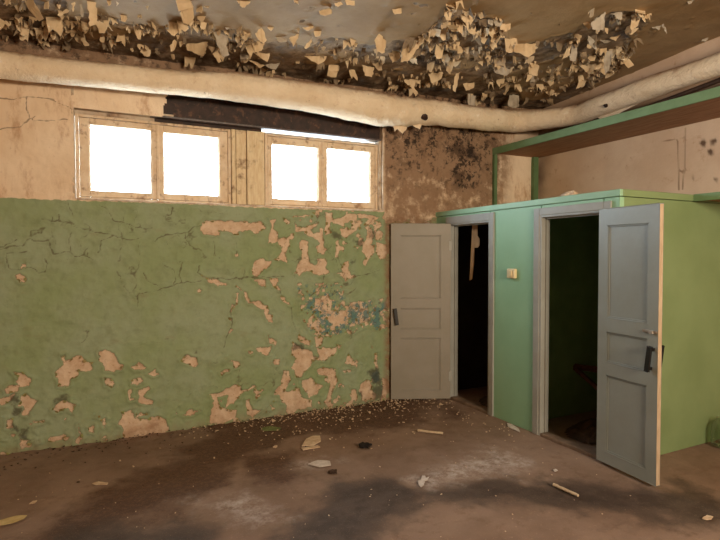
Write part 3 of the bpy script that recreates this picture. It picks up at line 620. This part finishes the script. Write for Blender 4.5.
# ------------------------------------------------------------------ windows
YS = .10                                                # plane of the sashes
wxp = lambda px, py=170: float(onY(px, py, YS)[0])
def window(name, xo0, xo1, glass, gz):
    w = bpy.data.objects.new(name, None); link(w); w.location = ((xo0+xo1)/2, YS, OZ0); struct(w)
    bm = bmesh.new(); z0, z1 = OZ0+.005, 2.885           # fixed outer frame
    bx(bm, xo0, xo0+.028, YS-.045, YS+.05, z0, z1, .004); bx(bm, xo1-.028, xo1, YS-.045, YS+.05, z0, z1, .004)
    bx(bm, xo0+.028, xo1-.028, YS-.045, YS+.05, z0, z0+.025, .004); bx(bm, xo0+.028, xo1-.028, YS-.045, YS+.05, z1-.022, z1, .004)
    obj('frame', bm, M['frame'], w)
    mid = (glass[0][1]+glass[1][0])/2
    for k, (g0, g1) in enumerate(glass):
        s0 = xo0+.03 if k == 0 else mid+.002; s1 = mid-.002 if k == 0 else xo1-.03
        b0, b1 = z0+.028, z1-.025; y0, y1 = YS-.035, YS+.02
        bm = bmesh.new()
        bx(bm, s0, g0, y0, y1, b0, b1, .005); bx(bm, g1, s1, y0, y1, b0, b1, .005); bx(bm, g0, g1, y0, y1, b0, gz[k][0], .005); bx(bm, g0, g1, y0, y1, gz[k][1], b1, .005)
        bx(bm, g0-.004, g0+.010, y0+.02, y0+.032, gz[k][0], gz[k][1]); bx(bm, g1-.010, g1+.004, y0+.02, y0+.032, gz[k][0], gz[k][1])
        sh = obj('sash', bm, M['frame'], w)
        obj('pane', box(g0-.003, g1+.003, y0+.034, y0+.038, gz[k][0]-.003, gz[k][1]+.003), M['pane'], sh)
        if k == 0:
            cm = bmesh.new(); bx(cm, mid-.012, mid+.014, y0-.016, y0, b0, b1, .004); obj('cover_strip', cm, M['frame'], w)
    return w
window('window_1', wxp(76), wxp(230), [(wxp(90), wxp(151.5)), (wxp(163.2), wxp(218.7))], [(2.225,2.803),(2.228,2.795)])
window('window_2', wxp(263.7), wxp(375.8), [(wxp(271), wxp(317)), (wxp(326), wxp(368.7))], [(2.23,2.785),(2.235,2.795)])
# boarded panel between the windows
tr = bpy.data.objects.new('trim_1', None); link(tr); tr.location = (wxp(246), YS, OZ0); struct(tr)
bs = [wxp(230.3), wxp(235), wxp(245.5), wxp(263.4)]
for a, b, dy in zip(bs[:-1], bs[1:], (.0,.008,-.004)):
    obj('board', box(a+.003, b-.003, YS-.05+dy, YS-.02+dy, OZ0+.02, 2.89, .004), M['board'], tr)
# vertical packing board at the right jamb, sill board, steel lintel
struct(obj('trim_2', box(OX1-.035, OX1-.004, .03, .20, OZ0+.01, OZ1), M['reveal']))
bm = bmesh.new(); bx(bm, OX0+.01, OX1-.01, -.012, .10, OZ0-.004, OZ0+.012, .004)
struct(obj('trim_3', bm, simple('skylit_white_sill',(226,220,210),(170,140,116),9,.8,.3)))  # sill whitened, the skylight on it is put into the colour
bm = bmesh.new(); bx(bm, .42, 2.86, .075, .15, OZ1+.012, 3.40)
struct(obj('lintel', bm, M['steel'])); lint = bpy.data.objects['lintel']; lint.name = 'trim_4'
bm = bmesh.new(); bx(bm, .42, 2.82, .006, .15, OZ1-.004, OZ1+.012, .002); obj('flange', bm, M['flange'], lint)
bm = bmesh.new(); bx(bm, wxp(155), wxp(262), .10, .16, 2.885, OZ1-.004); obj('packing', bm, M['steel'], lint)
bm = bmesh.new(); bx(bm, OX0, wxp(155), .085, .16, 2.886, OZ1-.001); obj('packing', bm, M['reveal'], wall)
bm = bmesh.new(); bx(bm, wxp(262), OX1-.03, .11, .13, 2.899, 2.908); obj('rail', bm, M['steel'], lint)
bm = bmesh.new(); bx(bm, wxp(226), wxp(266), YS+.012, YS+.04, OZ0, 2.9); obj('backing', bm, M['board'], tr)

# ------------------------------------------------------------------ wrapped pipe
PL = [(-60,41,71),(0,50,79),(60,58,84),(120,64,90),(180,70,95),(240,73,102),(300,81,111),(345,87,119),(378,92,125.5),(400,96,126),(425,99,125),(460,104,128),(490,107.5,131),(520,109.5,132.5)]
PR = [(575,105,125),(600,95,117),(640,80,103),(680,66,89),(720,52,75.5),(770,34,59)]
pts, rad = [], []
pts.append(Vector((-2.58,-.21,3.03))); rad.append(.13)
for px, a, b in PL:
    A, B = onY(px,a,-.21), onY(px,b,-.21); pts.append(Vector((A+B)/2)); rad.append((A[2]-B[2])/2*.97)
for px, a, b in PR:
    A, B = onX(px,a,4.93), onX(px,b,4.93); pts.append(Vector((A+B)/2)); rad.append((A[2]-B[2])/2*.95)
last = pts[-1]; pts.append(Vector((4.93,-8.9,last.z+.35))); rad.append(.11)
def catmull(P, R, n):
    oP, oR = [], []
    for i in range(len(P)-1):
        p0, p1, p2, p3 = P[max(i-1,0)], P[i], P[i+1], P[min(i+2,len(P)-1)]
        m = max(2, int((p2-p1).length/n))
        t1 = (p2-p0)*.5; t2 = (p3-p1)*.5; L = (p2-p1).length
        if t1.length > L*1.2: t1 = t1.normalized()*L
        if t2.length > L*1.2: t2 = t2.normalized()*L
        for k in range(m):
            t = k/m; h = (2*t**3-3*t*t+1, t**3-2*t*t+t, -2*t**3+3*t*t, t**3-t*t)
            oP.append(p1*h[0]+t1*h[1]+p2*h[2]+t2*h[3]); oR.append(R[i]*(1-t)+R[i+1]*t)
    oP.append(P[-1]); oR.append(R[-1]); return oP, oR
P, R = catmull(pts, rad, .03)
V, _, Fc = tube(P, R, 32)
Vn = np.array(V).reshape(len(P), 32, 3); Cn = np.array([tuple(p) for p in P])[:,None,:]
s = np.arange(len(P))[:,None]*.03; th = np.arange(32)[None,:]/32*2*np.pi
cx, cy = np.cos(th), np.sin(th)
w = (fbm(s*1.0+cx*.35+40, cy*.35+s*.0+7, 4.5, 401, 4)-.5)*.14 + (fbm(s*2.4+cx*.1+9, cy*.16+3, 9, 402, 3)-.5)*.07
bend = np.exp(-((np.array([p.x for p in P])[:,None]-3.05)/.5)**2)
w = w + bend*(fbm(s*3.4+cx*.5, cy*.4, 7, 405, 3)-.5)*.34
Vn = Cn+(Vn-Cn)*(1+w)[:,:,None]
top = (Vn[:,:,2]-Cn[:,:,2])/np.array(R)[:,None]
pipe = thing('insulated_pipe', 'thick cloth-wrapped beige pipe running under the ceiling along the window wall and round the corner', 'pipe', (0,-.21,3.1))
wr = obj('wrapping', ([tuple(v) for v in Vn.reshape(-1,3)], [], Fc), M['wrap'], pipe, True)
at = wr.data.attributes.new('top','FLOAT','POINT'); at.data.foreach_set('value', top.astype(np.float32).ravel())
def rag(poly, depth_y, bulge=.02, onx=None):
    pts = [Vector(onX(*p, onx) if onx else onY(*p, depth_y)) for p in poly]
    bm = bmesh.new(); p0 = pts[0]; sheet(bm, pts, Vector((0,0,-1)), Vector((0,-1,0)), p0, 2.0, .004)
    bmesh.ops.recalc_face_normals(bm, faces=bm.faces); bmesh.ops.solidify(bm, geom=bm.faces[:], thickness=.003); return bm
for p, y in (([(392,122),(408,122),(406,130),(401,134),(397,129),(394,132)],-.2),([(410,123),(424,121),(420,129),(414,127)],-.22)):
    obj('torn_wrapping', rag(p,y), M['wrap'], pipe)
obj('torn_wrapping', rag([(596,116),(632,100),(640,103),(622,112),(604,122)],0,.02,4.95), M['wrap'], pipe)
for px, py, r in ((424,117,.042),(429,110.5,.026),(606,105.5,.024),(421,114,.02)):       # dark burst holes in the wrapping
    best = min(((Vector(onY(px,py,-.21-.1)) if px < 560 else Vector(onX(px,py,4.93-.1))),), key=lambda v: 0)
    bm = bmesh.new(); bmesh.ops.create_icosphere(bm, subdivisions=2, radius=r)
    dv = (Vector(CAM)-best).normalized()
    for v in bm.verts: v.co = Vector((v.co.x*1.3, v.co.y*.9, v.co.z*.8))*(1+random.uniform(-.2,.2))+best
    obj('tear', bm, M['steel'], pipe)
# thin pipe below it on the right wall
tp = [Vector(onX(px,py,5.132)) for px,py in ((590,128),(620,117),(660,102.5),(720,80),(770,61))]
tp = [Vector((5.132,-.012,tp[0].z-.03))]+tp+[Vector((5.132,-8.9,tp[-1].z+.3))]
tpp = thing('thin_pipe', 'thin dark pipe along the right wall between the wrapped pipe and the green shelf', 'pipe', tuple(tp[0]))
obj('tube', tube(catmull(tp,[.022]*len(tp),.1)[0], .022, 12), M['thin'], tpp, True)

# ------------------------------------------------------------------ closet block
cl = thing('storage_closet', 'green built-in double closet with grey door frames and two open panelled doors', 'closet', (XC,-YC/2,0))
T = .05
D1 = (-.29,-.955); D2 = (-1.65,-2.295); ZD = 2.0            # clear door openings (y) and height
CW = .075
bm = bmesh.new()
bx(bm, XC, XC+T, -.0, D1[0]+.01, 0, 2.09); bx(bm, XC, XC+T, D1[1]-.01, D2[0]+.01, 0, 2.09); bx(bm, XC, XC+T, D2[1]-.01, -YC, 0, 2.09)
for d in (D1, D2): bx(bm, XC, XC+T, d[0], d[1], ZD+.01, 2.09)
obj('front_wall', bm, M['teal'], cl)
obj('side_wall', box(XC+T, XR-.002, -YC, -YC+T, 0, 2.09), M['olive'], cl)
bm = bmesh.new(); bx(bm, XC-.014, XC+.02, .0, -YC-.014, 2.094, ZF, .004); obj('fascia', bm, M['fascia'], cl)
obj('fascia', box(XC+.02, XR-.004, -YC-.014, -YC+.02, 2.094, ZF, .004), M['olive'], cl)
obj('roof', box(XC+.02, XR-.002, -.004, -YC+.02, 2.10, 2.135), M['fascia'], cl)
obj('partition', box(XC+T, XR-.004, -1.30, -1.34, 0, 2.10), M['inner'], cl)
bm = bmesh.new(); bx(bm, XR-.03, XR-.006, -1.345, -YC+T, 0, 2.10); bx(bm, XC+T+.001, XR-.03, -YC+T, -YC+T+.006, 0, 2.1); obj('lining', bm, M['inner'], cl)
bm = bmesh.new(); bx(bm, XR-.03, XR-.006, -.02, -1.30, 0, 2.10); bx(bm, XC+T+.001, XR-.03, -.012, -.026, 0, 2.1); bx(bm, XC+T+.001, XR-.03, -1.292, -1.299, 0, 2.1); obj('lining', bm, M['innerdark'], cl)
for (y0, y1), lcw, rcw in ((D1,.08,.07),(D2,.08,.08)):
    bm = bmesh.new(); x0 = XC-.018
    zt = 2.075 if y0 > -1 else 2.065
    bx(bm, x0, XC+.001, y0+lcw, y0+.012, 0, zt, .004); bx(bm, x0, XC+.001, y1-.012, y1-rcw, 0, zt, .004); bx(bm, x0, XC+.001, y0+.012, y1-.012, ZD+.0, zt, .004)
    bx(bm, XC-.012, XC+.09, y0+.0125, y0-.012, 0, ZD+.01, .002); bx(bm, XC-.012, XC+.09, y1-.0125, y1+.012, 0, ZD+.01, .002); bx(bm, XC-.012, XC+.09, y0-.012, y1+.012, ZD-.02, ZD+.011, .002)
    bx(bm, XC+.035, XC+.05, y0-.012, y0-.026, .03, ZD-.02); bx(bm, XC+.035, XC+.05, y1+.012, y1+.026, .03, ZD-.02); bx(bm, XC+.035, XC+.05, y0-.012, y1+.012, ZD-.034, ZD-.02)
    obj('door_frame', bm, M['casing'], cl)
    obj('threshold', box(XC-.012, XC+.075, y0-.0125, y1+.0125, -.005, .028, .006), M['sill'], cl)
def door(hinge, free, z0, z1, mat, edge_mat, flip, lab, handle_s):
    o = Vector((hinge[0],hinge[1],0)); e = Vector((free[0],free[1],0)); W = (e-o).length; u = (e-o).normalized(); w = Vector((0,0,1)); v = Vector((u.y,-u.x,0))*flip   # v points to the visible side
    H = z1-z0; th = .038
    st = .165*W if flip else 0; st = .16*W
    ys = [(0,.045),(.045,.35),(.35,.40),(.40,.52),(.52,.575),(.575,.935),(.935,1)]
    bm = bmesh.new()
    obox(o,u,v,w,(.002,st),(-th/2,th/2),(z0,z1),bm,.004); obox(o,u,v,w,(W-st,W-.002),(-th/2,th/2),(z0,z1),bm,.004)
    for k,(a,b) in enumerate(ys):
        if k % 2 == 0: obox(o,u,v,w,(st-.002,W-st+.002),(-th/2+.0005,th/2-.0005),(z0+a*H,z0+b*H),bm,.004)
        else:
            obox(o,u,v,w,(st-.004,W-st+.004),(-.007,.007),(z0+a*H-.004,z0+b*H+.004),bm)
            m = .012                                         # moulding round the panel
            for s_ in (-1,1):
                r = (.006,.013) if s_ > 0 else (-.013,-.006)
                obox(o,u,v,w,(st-.001,st+m),r,(z0+a*H,z0+b*H),bm,.003); obox(o,u,v,w,(W-st-m,W-st+.001),r,(z0+a*H,z0+b*H),bm,.003)
                obox(o,u,v,w,(st+m,W-st-m),r,(z0+a*H,z0+a*H+m),bm,.003); obox(o,u,v,w,(st+m,W-st-m),r,(z0+b*H-m,z0+b*H),bm,.003)
    d = obj('door', bm, mat, cl); d['label'] = lab
    bm = bmesh.new(); obox(o,u,v,w,(W-.002,W+.0015),(-th/2+.002,th/2-.002),(z0+.003,z1-.003),bm); obj('bare_edge', bm, edge_mat, d)
    for s_ in (1,-1):
        bm = bmesh.new(); hx = W-.5*st; hz = handle_s; yy = s_*th/2
        rng = lambda a, b: tuple(sorted((yy+s_*a, yy+s_*b)))
        ca, sa = math.cos(.13), -math.sin(.13)*(1 if hinge[1] > -1 else 1); O2 = o+u*hx+w*hz; U2 = u*ca+w*sa; W2 = w*ca-u*sa     # the pulls hang a little crooked
        obox(O2,U2,v,W2,(-.012,.012),rng(.030,.046),(-.088,.088),bm,.005)
        obox(O2,U2,v,W2,(-.010,.010),rng(-.001,.034),(.058,.080),bm,.003); obox(O2,U2,v,W2,(-.010,.010),rng(-.001,.034),(-.080,-.058),bm,.003)
        hd = obj('handle', bm, M['black'], d); hd['label'] = 'black iron pull handle'
    bm = bmesh.new(); lz = handle_s+.19; obox(o,u,v,w,(W-.115,W-.008),(th/2,th/2+.008),(lz-.008,lz+.008),bm,.003); obox(o,u,v,w,(W-.05,W-.03),(th/2+.006,th/2+.022),(lz-.012,lz+.006),bm,.003)
    lt = obj('latch', bm, M['metal'], d); lt['label'] = 'small worn metal latch'
    for hz in (z0+.25, z1-.25):
        bm = bmesh.new(); obox(o,u,v,w,(-.012,.012),(-th/2-.004,th/2*.2),(hz-.05,hz+.05),bm,.004); obj('hinge', bm, M['casing'], d)
    return d
# left door: swung back to the window wall; right door: swung right round past the closet end
def swing(hinge, px, width):
    d = ray(px, 300); d = d[:2]/np.hypot(*d[:2]); c = CAM[:2]-np.array(hinge); b = c@d; disc = b*b-(c@c-width**2)
    return [tuple(CAM[:2]+d*s) for s in (-b-math.sqrt(max(disc,0)), -b+math.sqrt(max(disc,0)))]
H1 = (XC-.03,-.315); f1 = max(swing(H1,388.0,.60), key=lambda q: q[1])
f1 = (f1[0], min(f1[1], -.04))
door(H1, f1, .02, 1.995, M['door1'], M['bareedge'], 1 if True else -1, 'taupe panelled door opened back against the peeling wall', .955)
H2 = (XC-.036,-2.305); f2 = (XC-.085,-2.832)
door(H2, f2, .025, 2.0, M['door2'], M['bareedge'], 1, 'blue-grey panelled door swung out past the closet corner', .915)
# little shelf inside the right closet
obj('inner_shelf', box(4.15, XR-.03, -1.99, -YC+T+.006, 1.13, 1.15), M['strip'], cl)

# ------------------------------------------------------------------ shelves
ZS = 2.893
sh = thing('long_shelf', 'long green-edged wooden shelf high on the right wall, below the wrapped pipe', 'shelf', (4.391,-.02,ZF))
XS = 4.391
obj('shelf_board', box(XS+.022, XR-.008, -.006, -8.5, ZS+.02, ZS+.05), M['shelfwood'], sh)
obj('front_edge', box(XS, XS+.022, -.006, -8.5, ZS, ZS+.082, .003), M['shelfg'], sh)
obj('post', box(XS, XS+.045, -.008, -.05, ZF-.012, ZS, .003), M['postg'], sh)
obj('post', box(XR-.125, XR-.045, -.008, -.06, ZF-.012, ZS+.02, .003), M['postg'], sh)
s2 = thing('low_shelf', 'green board shelf on the right wall starting at the closet end', 'shelf', (4.44,-YC-.02,2.12))
obj('shelf_board', box(4.47, XR-.008, -YC-.016, -5.2, 2.105, 2.135), M['shelfwood'], s2)
obj('front_edge', box(4.45, 4.47, -YC-.016, -5.2, 2.09, 2.15, .003), M['shelfg'], s2)

# ------------------------------------------------------------------ small things
sw = thing('light_switch', 'cream square switch box on the green panel between the two closet doors', 'switch', (XC,-1.29,1.465))
obj('case', box(XC-.036, XC+.001, -1.24, -1.345, 1.42, 1.512, .008), M['cream'], sw)
obj('rocker', box(XC-.046, XC-.034, -1.272, -1.313, 1.437, 1.495, .004), M['cream'], sw)

def plate(poly, th, mat, plane, name, label, cat, group=None, bend=0.0, parent=None):
    """thin solid piece with a traced outline, lying on `plane`"""
    pts = [Vector(plane(*p)) for p in poly]; c = sum(pts, Vector())/len(pts)
    bm = bmesh.new(); vs = [bm.verts.new(p-c) for p in pts]; f = bm.faces.new(vs); f.normal_update()
    r = bmesh.ops.triangulate(bm, faces=[f]); bmesh.ops.subdivide_edges(bm, edges=bm.edges[:], cuts=2, use_grid_fill=True)
    for v in bm.verts: v.co += Vector((random.uniform(-.002,.002),random.uniform(-.002,.002),bend*(v.co.x**2+v.co.y**2)*8+random.uniform(0,.002)))
    bmesh.ops.recalc_face_normals(bm, faces=bm.faces); bmesh.ops.solidify(bm, geom=bm.faces[:], thickness=th)
    zmin = min(v.co.z for v in bm.verts)
    o = obj(name, bm, mat); o.location = c; 
    if plane is onZ: o.location.z = .004-zmin
    return tag(o, label, cat, group)
# torn strip hanging in the left closet
pl = lambda px, py: onX(px, py, XC+.16)
st = [(418,92),(436,92),(431,150),(448,175),(444,190),(447,205),(440,215),(426,215),(424,290),(418,355),(408,362),(410,300),(414,250),(417,150)]
bm = bmesh.new(); pts = [Vector(pl(380+x/4.5,200+y/4.5)) for x,y in st]; topz = max(p.z for p in pts)
for p in pts:
    if p.z > topz-.02: p.z = 2.104
c = pts[0].copy(); sheet(bm, [p-c for p in pts], Vector((0,0,-1)), Vector((-1,0,0)), Vector((0,0,0)), .03, .0015); thick(bm, Vector((.008,0,0)))
o = obj('hanging_splinter', bm, M['strip']); o.location = c; tag(o, 'pale ragged splinter hanging from the top of the left closet doorway', 'splinter')
# broken frame with a dark cloth in the right closet
fr = thing('broken_wooden_frame', 'red-brown broken wooden frame leaning inside the right closet', 'frame', (4.3,-2.05,0))
A = Vector(onX(574.5,366.5,4.35)); B = Vector((4.62,-2.30,A.z+.02)); G = Vector((4.30,-2.28,.035))
def bar(a, b, wd, name, m, par):
    d = (b-a); L = d.length; w = d.normalized(); u = w.cross(Vector((0,1,.2))).normalized(); v = w.cross(u)
    bm = bmesh.new(); obox(a,u,v,w,(-wd/2,wd/2),(-wd*.35,wd*.35),(0,L),bm,.004); return obj(name, bm, m, par)
bar(A, B, .045, 'top_rail', M['redwood'], fr); bar(A+Vector((0,.0,-.01)), Vector((4.30,-2.27,.03)), .045, 'leg', M['redwood'], fr); bar(B-Vector((0,0,.01)), Vector((4.72,-2.33,.03)), .045, 'leg', M['redwood'], fr)
bar(A*.45+Vector((4.30,-2.27,.03))*.55, B*.45+Vector((4.72,-2.33,.03))*.55, .03, 'cross_rail', M['redwood'], fr)
bm = bmesh.new(); rows = []
for i in range(9):
    t_ = i/8; r = []
    for k in range(7):
        q = k/6; x = 4.40+.17*q+.02*math.sin(i*1.7+k); y = -2.02-.16*q-.10*t_+.025*math.sin(k*2.1+i*.8); z = .50*(1-t_)+.03+.03*math.sin(k*1.3)*(1-t_)
        r.append(bm.verts.new((x,y,z)))
    rows.append(r)
for p, q in zip(rows[:-1], rows[1:]):
    for k in range(6): bm.faces.new((p[k],p[k+1],q[k+1],q[k]))
bmesh.ops.recalc_face_normals(bm, faces=bm.faces); bmesh.ops.solidify(bm, geom=bm.faces[:], thickness=.008)
tag(obj('dark_cloth', bm, M['cloth'], None, True), 'black cloth bunched below the broken frame in the right closet', 'cloth')
def heap(cx_, cy_, rx, ry, h, seed, name, label, n=26):
    bm = bmesh.new(); rd = random.Random(seed); V = {}
    for i in range(n+1):
        for k in range(n+1):
            x = -1+2*i/n; y = -1+2*k/n; r = math.hypot(x,y); f = max(0,1-r*r)
            z = h*f*(.35+1.3*float(fbm(np.array([x*2.0+seed]),np.array([y*2.0]),2.2,seed,4)[0]))
            V[i,k] = bm.verts.new((cx_+x*rx, cy_+y*ry, .001+z))
    for i in range(n):
        for k in range(n):
            x = -1+2*(i+.5)/n; y = -1+2*(k+.5)/n
            if x*x+y*y < 1.0: bm.faces.new((V[i,k],V[i+1,k],V[i+1,k+1],V[i,k+1]))
    bmesh.ops.delete(bm, geom=[v for v in bm.verts if not v.link_faces], context='VERTS')
    o = obj(name, bm, M['rubble']); o['kind'] = 'stuff'; return tag(o, label, 'rubble')
heap(4.15,-1.88,.40,.30,.11,11,'rubble_heap','dark rubble heaped on the floor of the right closet')
heap(4.05,-.75,.34,.36,.08,12,'rubble_heap','dark rubble on the floor of the left closet')
# plaster lump on the closet top
q = onX(570,192,XC+.12); bm = bmesh.new(); bmesh.ops.create_icosphere(bm, subdivisions=3, radius=1)
for v in bm.verts:
    k = 1+.35*(float(fbm(np.array([v.co.x*1.5+4]),np.array([v.co.y*1.5+v.co.z]),1.6,14,3)[0])-.5)*2
    v.co = Vector((v.co.x*.05*k, v.co.y*.10*k, max(v.co.z,-.25)*.055*k))
o = obj('plaster_lump', bm, M['chip']); o.location = (XC+.12, float(q[1]), 2.148); tag(o, 'pale broken plaster lump lying on top of the closet above the right doorway', 'plaster')
# jar
jc = onY(722,446,-2.555); prof = [(0,.0),(.085,.0),(.096,.008),(.098,.03),(.098,.165),(.090,.195),(.066,.222),(.052,.232),(.052,.252),(.056,.256),(.056,.264),(.050,.266)]
prof = [(r*.84,z*.92) for r,z in prof]; inner = [(.046,.262),(.047,.232),(.062,.218),(.085,.19),(.093,.165),(.093,.03),(.088,.014),(0,.010)]; inner = [(r*.84,z*.92) for r,z in inner]
def lathe(prof, c, seg=40):
    V, Fc = [], []
    for r, z in prof:
        for k in range(seg): a = 2*math.pi*k/seg; V.append((c[0]+max(r,.0005)*math.cos(a), c[1]+max(r,.0005)*math.sin(a), c[2]+z))
    for i in range(len(prof)-1):
        for k in range(seg): Fc.append((i*seg+k, i*seg+(k+1)%seg, (i+1)*seg+(k+1)%seg, (i+1)*seg+k))
    return V, [], Fc
jar = thing('glass_jar', 'large empty clear glass jar on the floor beside the closet end wall', 'jar', (float(jc[0]),float(jc[1]),.004))
jb = obj('body', lathe(prof+inner, (float(jc[0]),float(jc[1]),.006)), M['jar'], jar, True)
# loose pieces on the floor, each where it lies
zz = lambda org, sc, P: [(org[0]+x/sc, org[1]+y/sc) for x, y in P]
plate([(-3,523),(8,519),(20,516.5),(27,517),(24,520),(12,524.5),(0,527)], .003, M['leaf'], onZ, 'dry_leaf', 'long yellowish dry leaf on the floor at the bottom left corner', 'leaf', None, .1)
def stick(a, b, r, name, label, m):
    A, B = Vector(onZ(*a)), Vector(onZ(*b)); n = 9; P = [A.lerp(B,i/(n-1))+Vector((random.uniform(-.004,.004),random.uniform(-.004,.004),r+.005)) for i in range(n)]
    c = P[0].copy(); o = obj(name, tube([p-c for p in P],[r*random.uniform(.75,1.1) for _ in P],8), m, None, False); o.location = c; return tag(o, label, 'stick')
stick((418,432),(443,435),.011,'wooden_stick','pale thin stick on the floor in front of the taupe door',M['stick'])
stick((553,486.5),(579,498),.011,'wooden_stick','pale splintered stick on the dark stain in front of the blue-grey door',M['stick'])
plate([(507,424),(512,425),(519,430),(520,433),(513,430),(508,427.5)], .006, M['white'], onZ, 'plaster_piece', 'white plaster piece on the floor by the foot of the green panel between the closets', 'plaster')
plate([(419,486),(418,482),(421,481),(422,477),(425,477),(426,479),(429,478),(428,481),(425,482),(424,486),(421,488)], .006, M['white'], onZ, 'plaster_piece', 'crumbled white plaster piece in the pale powder at the edge of the dark stain', 'plaster')
plate([(302,447),(306,440),(313,437),(320,437),(321,442),(314,446)], .008, M['chip'], onZ, 'plaster_piece', 'broad pale plaster piece on the floor below the right window', 'plaster')
plate([(301,449),(318,446.5),(320,448),(303,451)], .006, M['chip'], onZ, 'plaster_piece', 'narrow pale plaster piece just in front of the broad one below the right window', 'plaster')
plate([(308,465),(318,461),(330,462),(331,466),(320,468)], .005, M['white'], onZ, 'plaster_piece', 'whitish flat plaster piece left of the small dark clod', 'plaster')
plate([(260,429),(270,427),(281,428.5),(279,431),(264,431.5)], .004, M['gchip'], onZ, 'paint_chip', 'green paint chip on the dirt at the foot of the wall', 'paint chip')
plate([(92,484.5),(99,482.5),(108,484),(107,485.5),(96,486)], .004, M['chip'], onZ, 'paint_chip', 'lone beige paint chip on bare floor at the left of the picture', 'paint chip')
plate([(29,505),(33,502),(37,501.5),(35,504)], .004, M['chip'], onZ, 'paint_chip', 'small beige paint chip behind the yellowish dry leaf', 'paint chip')
plate([(702,519.5),(707,516.5),(713,518),(711,520.5),(706,521)], .006, M['chip'], onZ, 'paint_chip', 'beige chip on the dark stain near the bottom right corner', 'paint chip')
plate([(553,471),(556,470),(558,471.5),(555,472.5)], .005, M['white'], onZ, 'paint_chip', 'tiny white chip on the floor in front of the right closet threshold', 'paint chip')
def clod(px, py, rx, ry, rz, label, m):
    p = onZ(px,py); bm = bmesh.new(); bmesh.ops.create_icosphere(bm, subdivisions=3, radius=1)
    for v in bm.verts:
        k = 1+.6*(float(fbm(np.array([v.co.x*1.8+px]),np.array([v.co.y*1.8+v.co.z*1.3]),1.7,int(px),3)[0])-.5)*2
        v.co = Vector((v.co.x*rx*k, v.co.y*ry*k, max(v.co.z,-.3)*rz*k))
    zm = min(v.co.z for v in bm.verts); o = obj('dirt_clod', bm, m); o.location = (p[0],p[1],.003-zm); return tag(o, label, 'clod')
clod(365,447.5,.055,.035,.028,'small dark clod on the brown floor to the right of the broad plaster piece',M['cloth'])
clod(333,473,.035,.03,.016,'tiny dark clod on the floor nearest the middle dark stain',M['rubble'])
# paint crumbs along the foot of the wall: past counting
bm = bmesh.new(); rd = random.Random(3)
def crumb(x, y, s):
    k = rd.randint(4,6); a0 = rd.random()*6; vs = []
    tx, ty = rd.uniform(-.35,.35), rd.uniform(-.35,.35)
    for i in range(k):
        a = a0+2*math.pi*i/k; r = s*rd.uniform(.45,1); dx, dy = math.cos(a)*r*rd.uniform(.6,1.2), math.sin(a)*r; vs.append((x+dx,y+dy,.009+s*.35+tx*dx+ty*dy))
    lo = [bm.verts.new((p[0],p[1],p[2]-.004)) for p in vs]; hi = [bm.verts.new(p) for p in vs]
    bm.faces.new(hi); bm.faces.new(lo[::-1])
    for i in range(k): bm.faces.new((lo[i],lo[(i+1)%k],hi[(i+1)%k],hi[i]))
n = 0
while n < 620:
    x = rd.uniform(.6,3.5); d = rd.expovariate(4.2)
    if d > 1.3 or d < .02 or rd.random() > min(1,.12+max(0,(x-.7)/1.6)): continue
    crumb(x,-d,rd.uniform(.004,.014)*(1 if rd.random()<.88 else 2.0)); n += 1
for _ in range(150): crumb(rd.uniform(-.6,3.4), rd.uniform(-3.0,-.3), rd.choice((.003,.004,.005,.006,.010)))
for _ in range(40): crumb(rd.uniform(3.15,3.52), rd.uniform(-1.7,-.4), rd.uniform(.005,.014))
o = obj('paint_crumbs', bm, M['chip']); o['kind'] = 'stuff'; tag(o, 'beige paint crumbs scattered over the dirt along the foot of the wall', 'debris')
bm = bmesh.new()
for _ in range(420):
    d = rd.expovariate(5); x = rd.uniform(-.9,3.5)
    if .02 < d < 1.2: crumb(x,-d,rd.uniform(.005,.014))
o = obj('dirt_crumbs', bm, M['rubble']); o['kind'] = 'stuff'; tag(o, 'dark dirt crumbs scattered along the foot of the peeling wall', 'debris')

# ------------------------------------------------------------------ light
W = bpy.data.worlds.new('overcast_sky'); bpy.context.scene.world = W; W.use_nodes = True
bg = W.node_tree.nodes['Background']; bg.inputs[0].default_value = (.74,.89,1,1); bg.inputs[1].default_value = 25.0
def area(name, loc, rot, sx, sy, power, col, portal=False):
    l = bpy.data.lights.new(name,'AREA'); l.shape = 'RECTANGLE'; l.size = sx; l.size_y = sy; l.energy = power; l.color = col
    if portal: l.cycles.is_portal = True
    o = bpy.data.objects.new(name, l); link(o); o.location = loc; o.rotation_euler = rot; return o
area('window_portal', ((OX0+OX1)/2,.38,(OZ0+OZ1)/2), (math.radians(-90),0,0), OX1-OX0, OZ1-OZ0, 1, (1,1,1), True)
# unseen warm panel behind the photographer, added to light walls and ceiling
area('warm_fill_panel', (2.2,-7.6,2.35), (math.radians(98),0,math.radians(3)), 1.8, .8, 345, (1,.81,.58))

# ------------------------------------------------------------------ camera
cam = bpy.data.cameras.new('camera'); cam.sensor_width = 36; cam.lens = F_PX/720*36; cam.clip_start = .05
co = bpy.data.objects.new('camera', cam); link(co)
c_, s_ = math.cos(ROLL), math.sin(ROLL)
rx = Vector(c_*RT+s_*UP); ry = Vector(-s_*RT+c_*UP); rz = -Vector(FW)
co.matrix_world = Matrix(((rx.x,ry.x,rz.x,CAM[0]),(rx.y,ry.y,rz.y,CAM[1]),(rx.z,ry.z,rz.z,CAM[2]),(0,0,0,1)))
S = bpy.context.scene; S.camera = co
S.view_settings.view_transform = 'Standard'; S.view_settings.look = 'None'; S.view_settings.gamma = 1; S.view_settings.exposure = 0.0; S.view_settings.use_curve_mapping = False
S.cycles.use_denoising = True; S.cycles.max_bounces = 8; S.cycles.diffuse_bounces = 5; S.cycles.transparent_max_bounces = 12; S.cycles.caustics_reflective = False; S.cycles.caustics_refractive = False
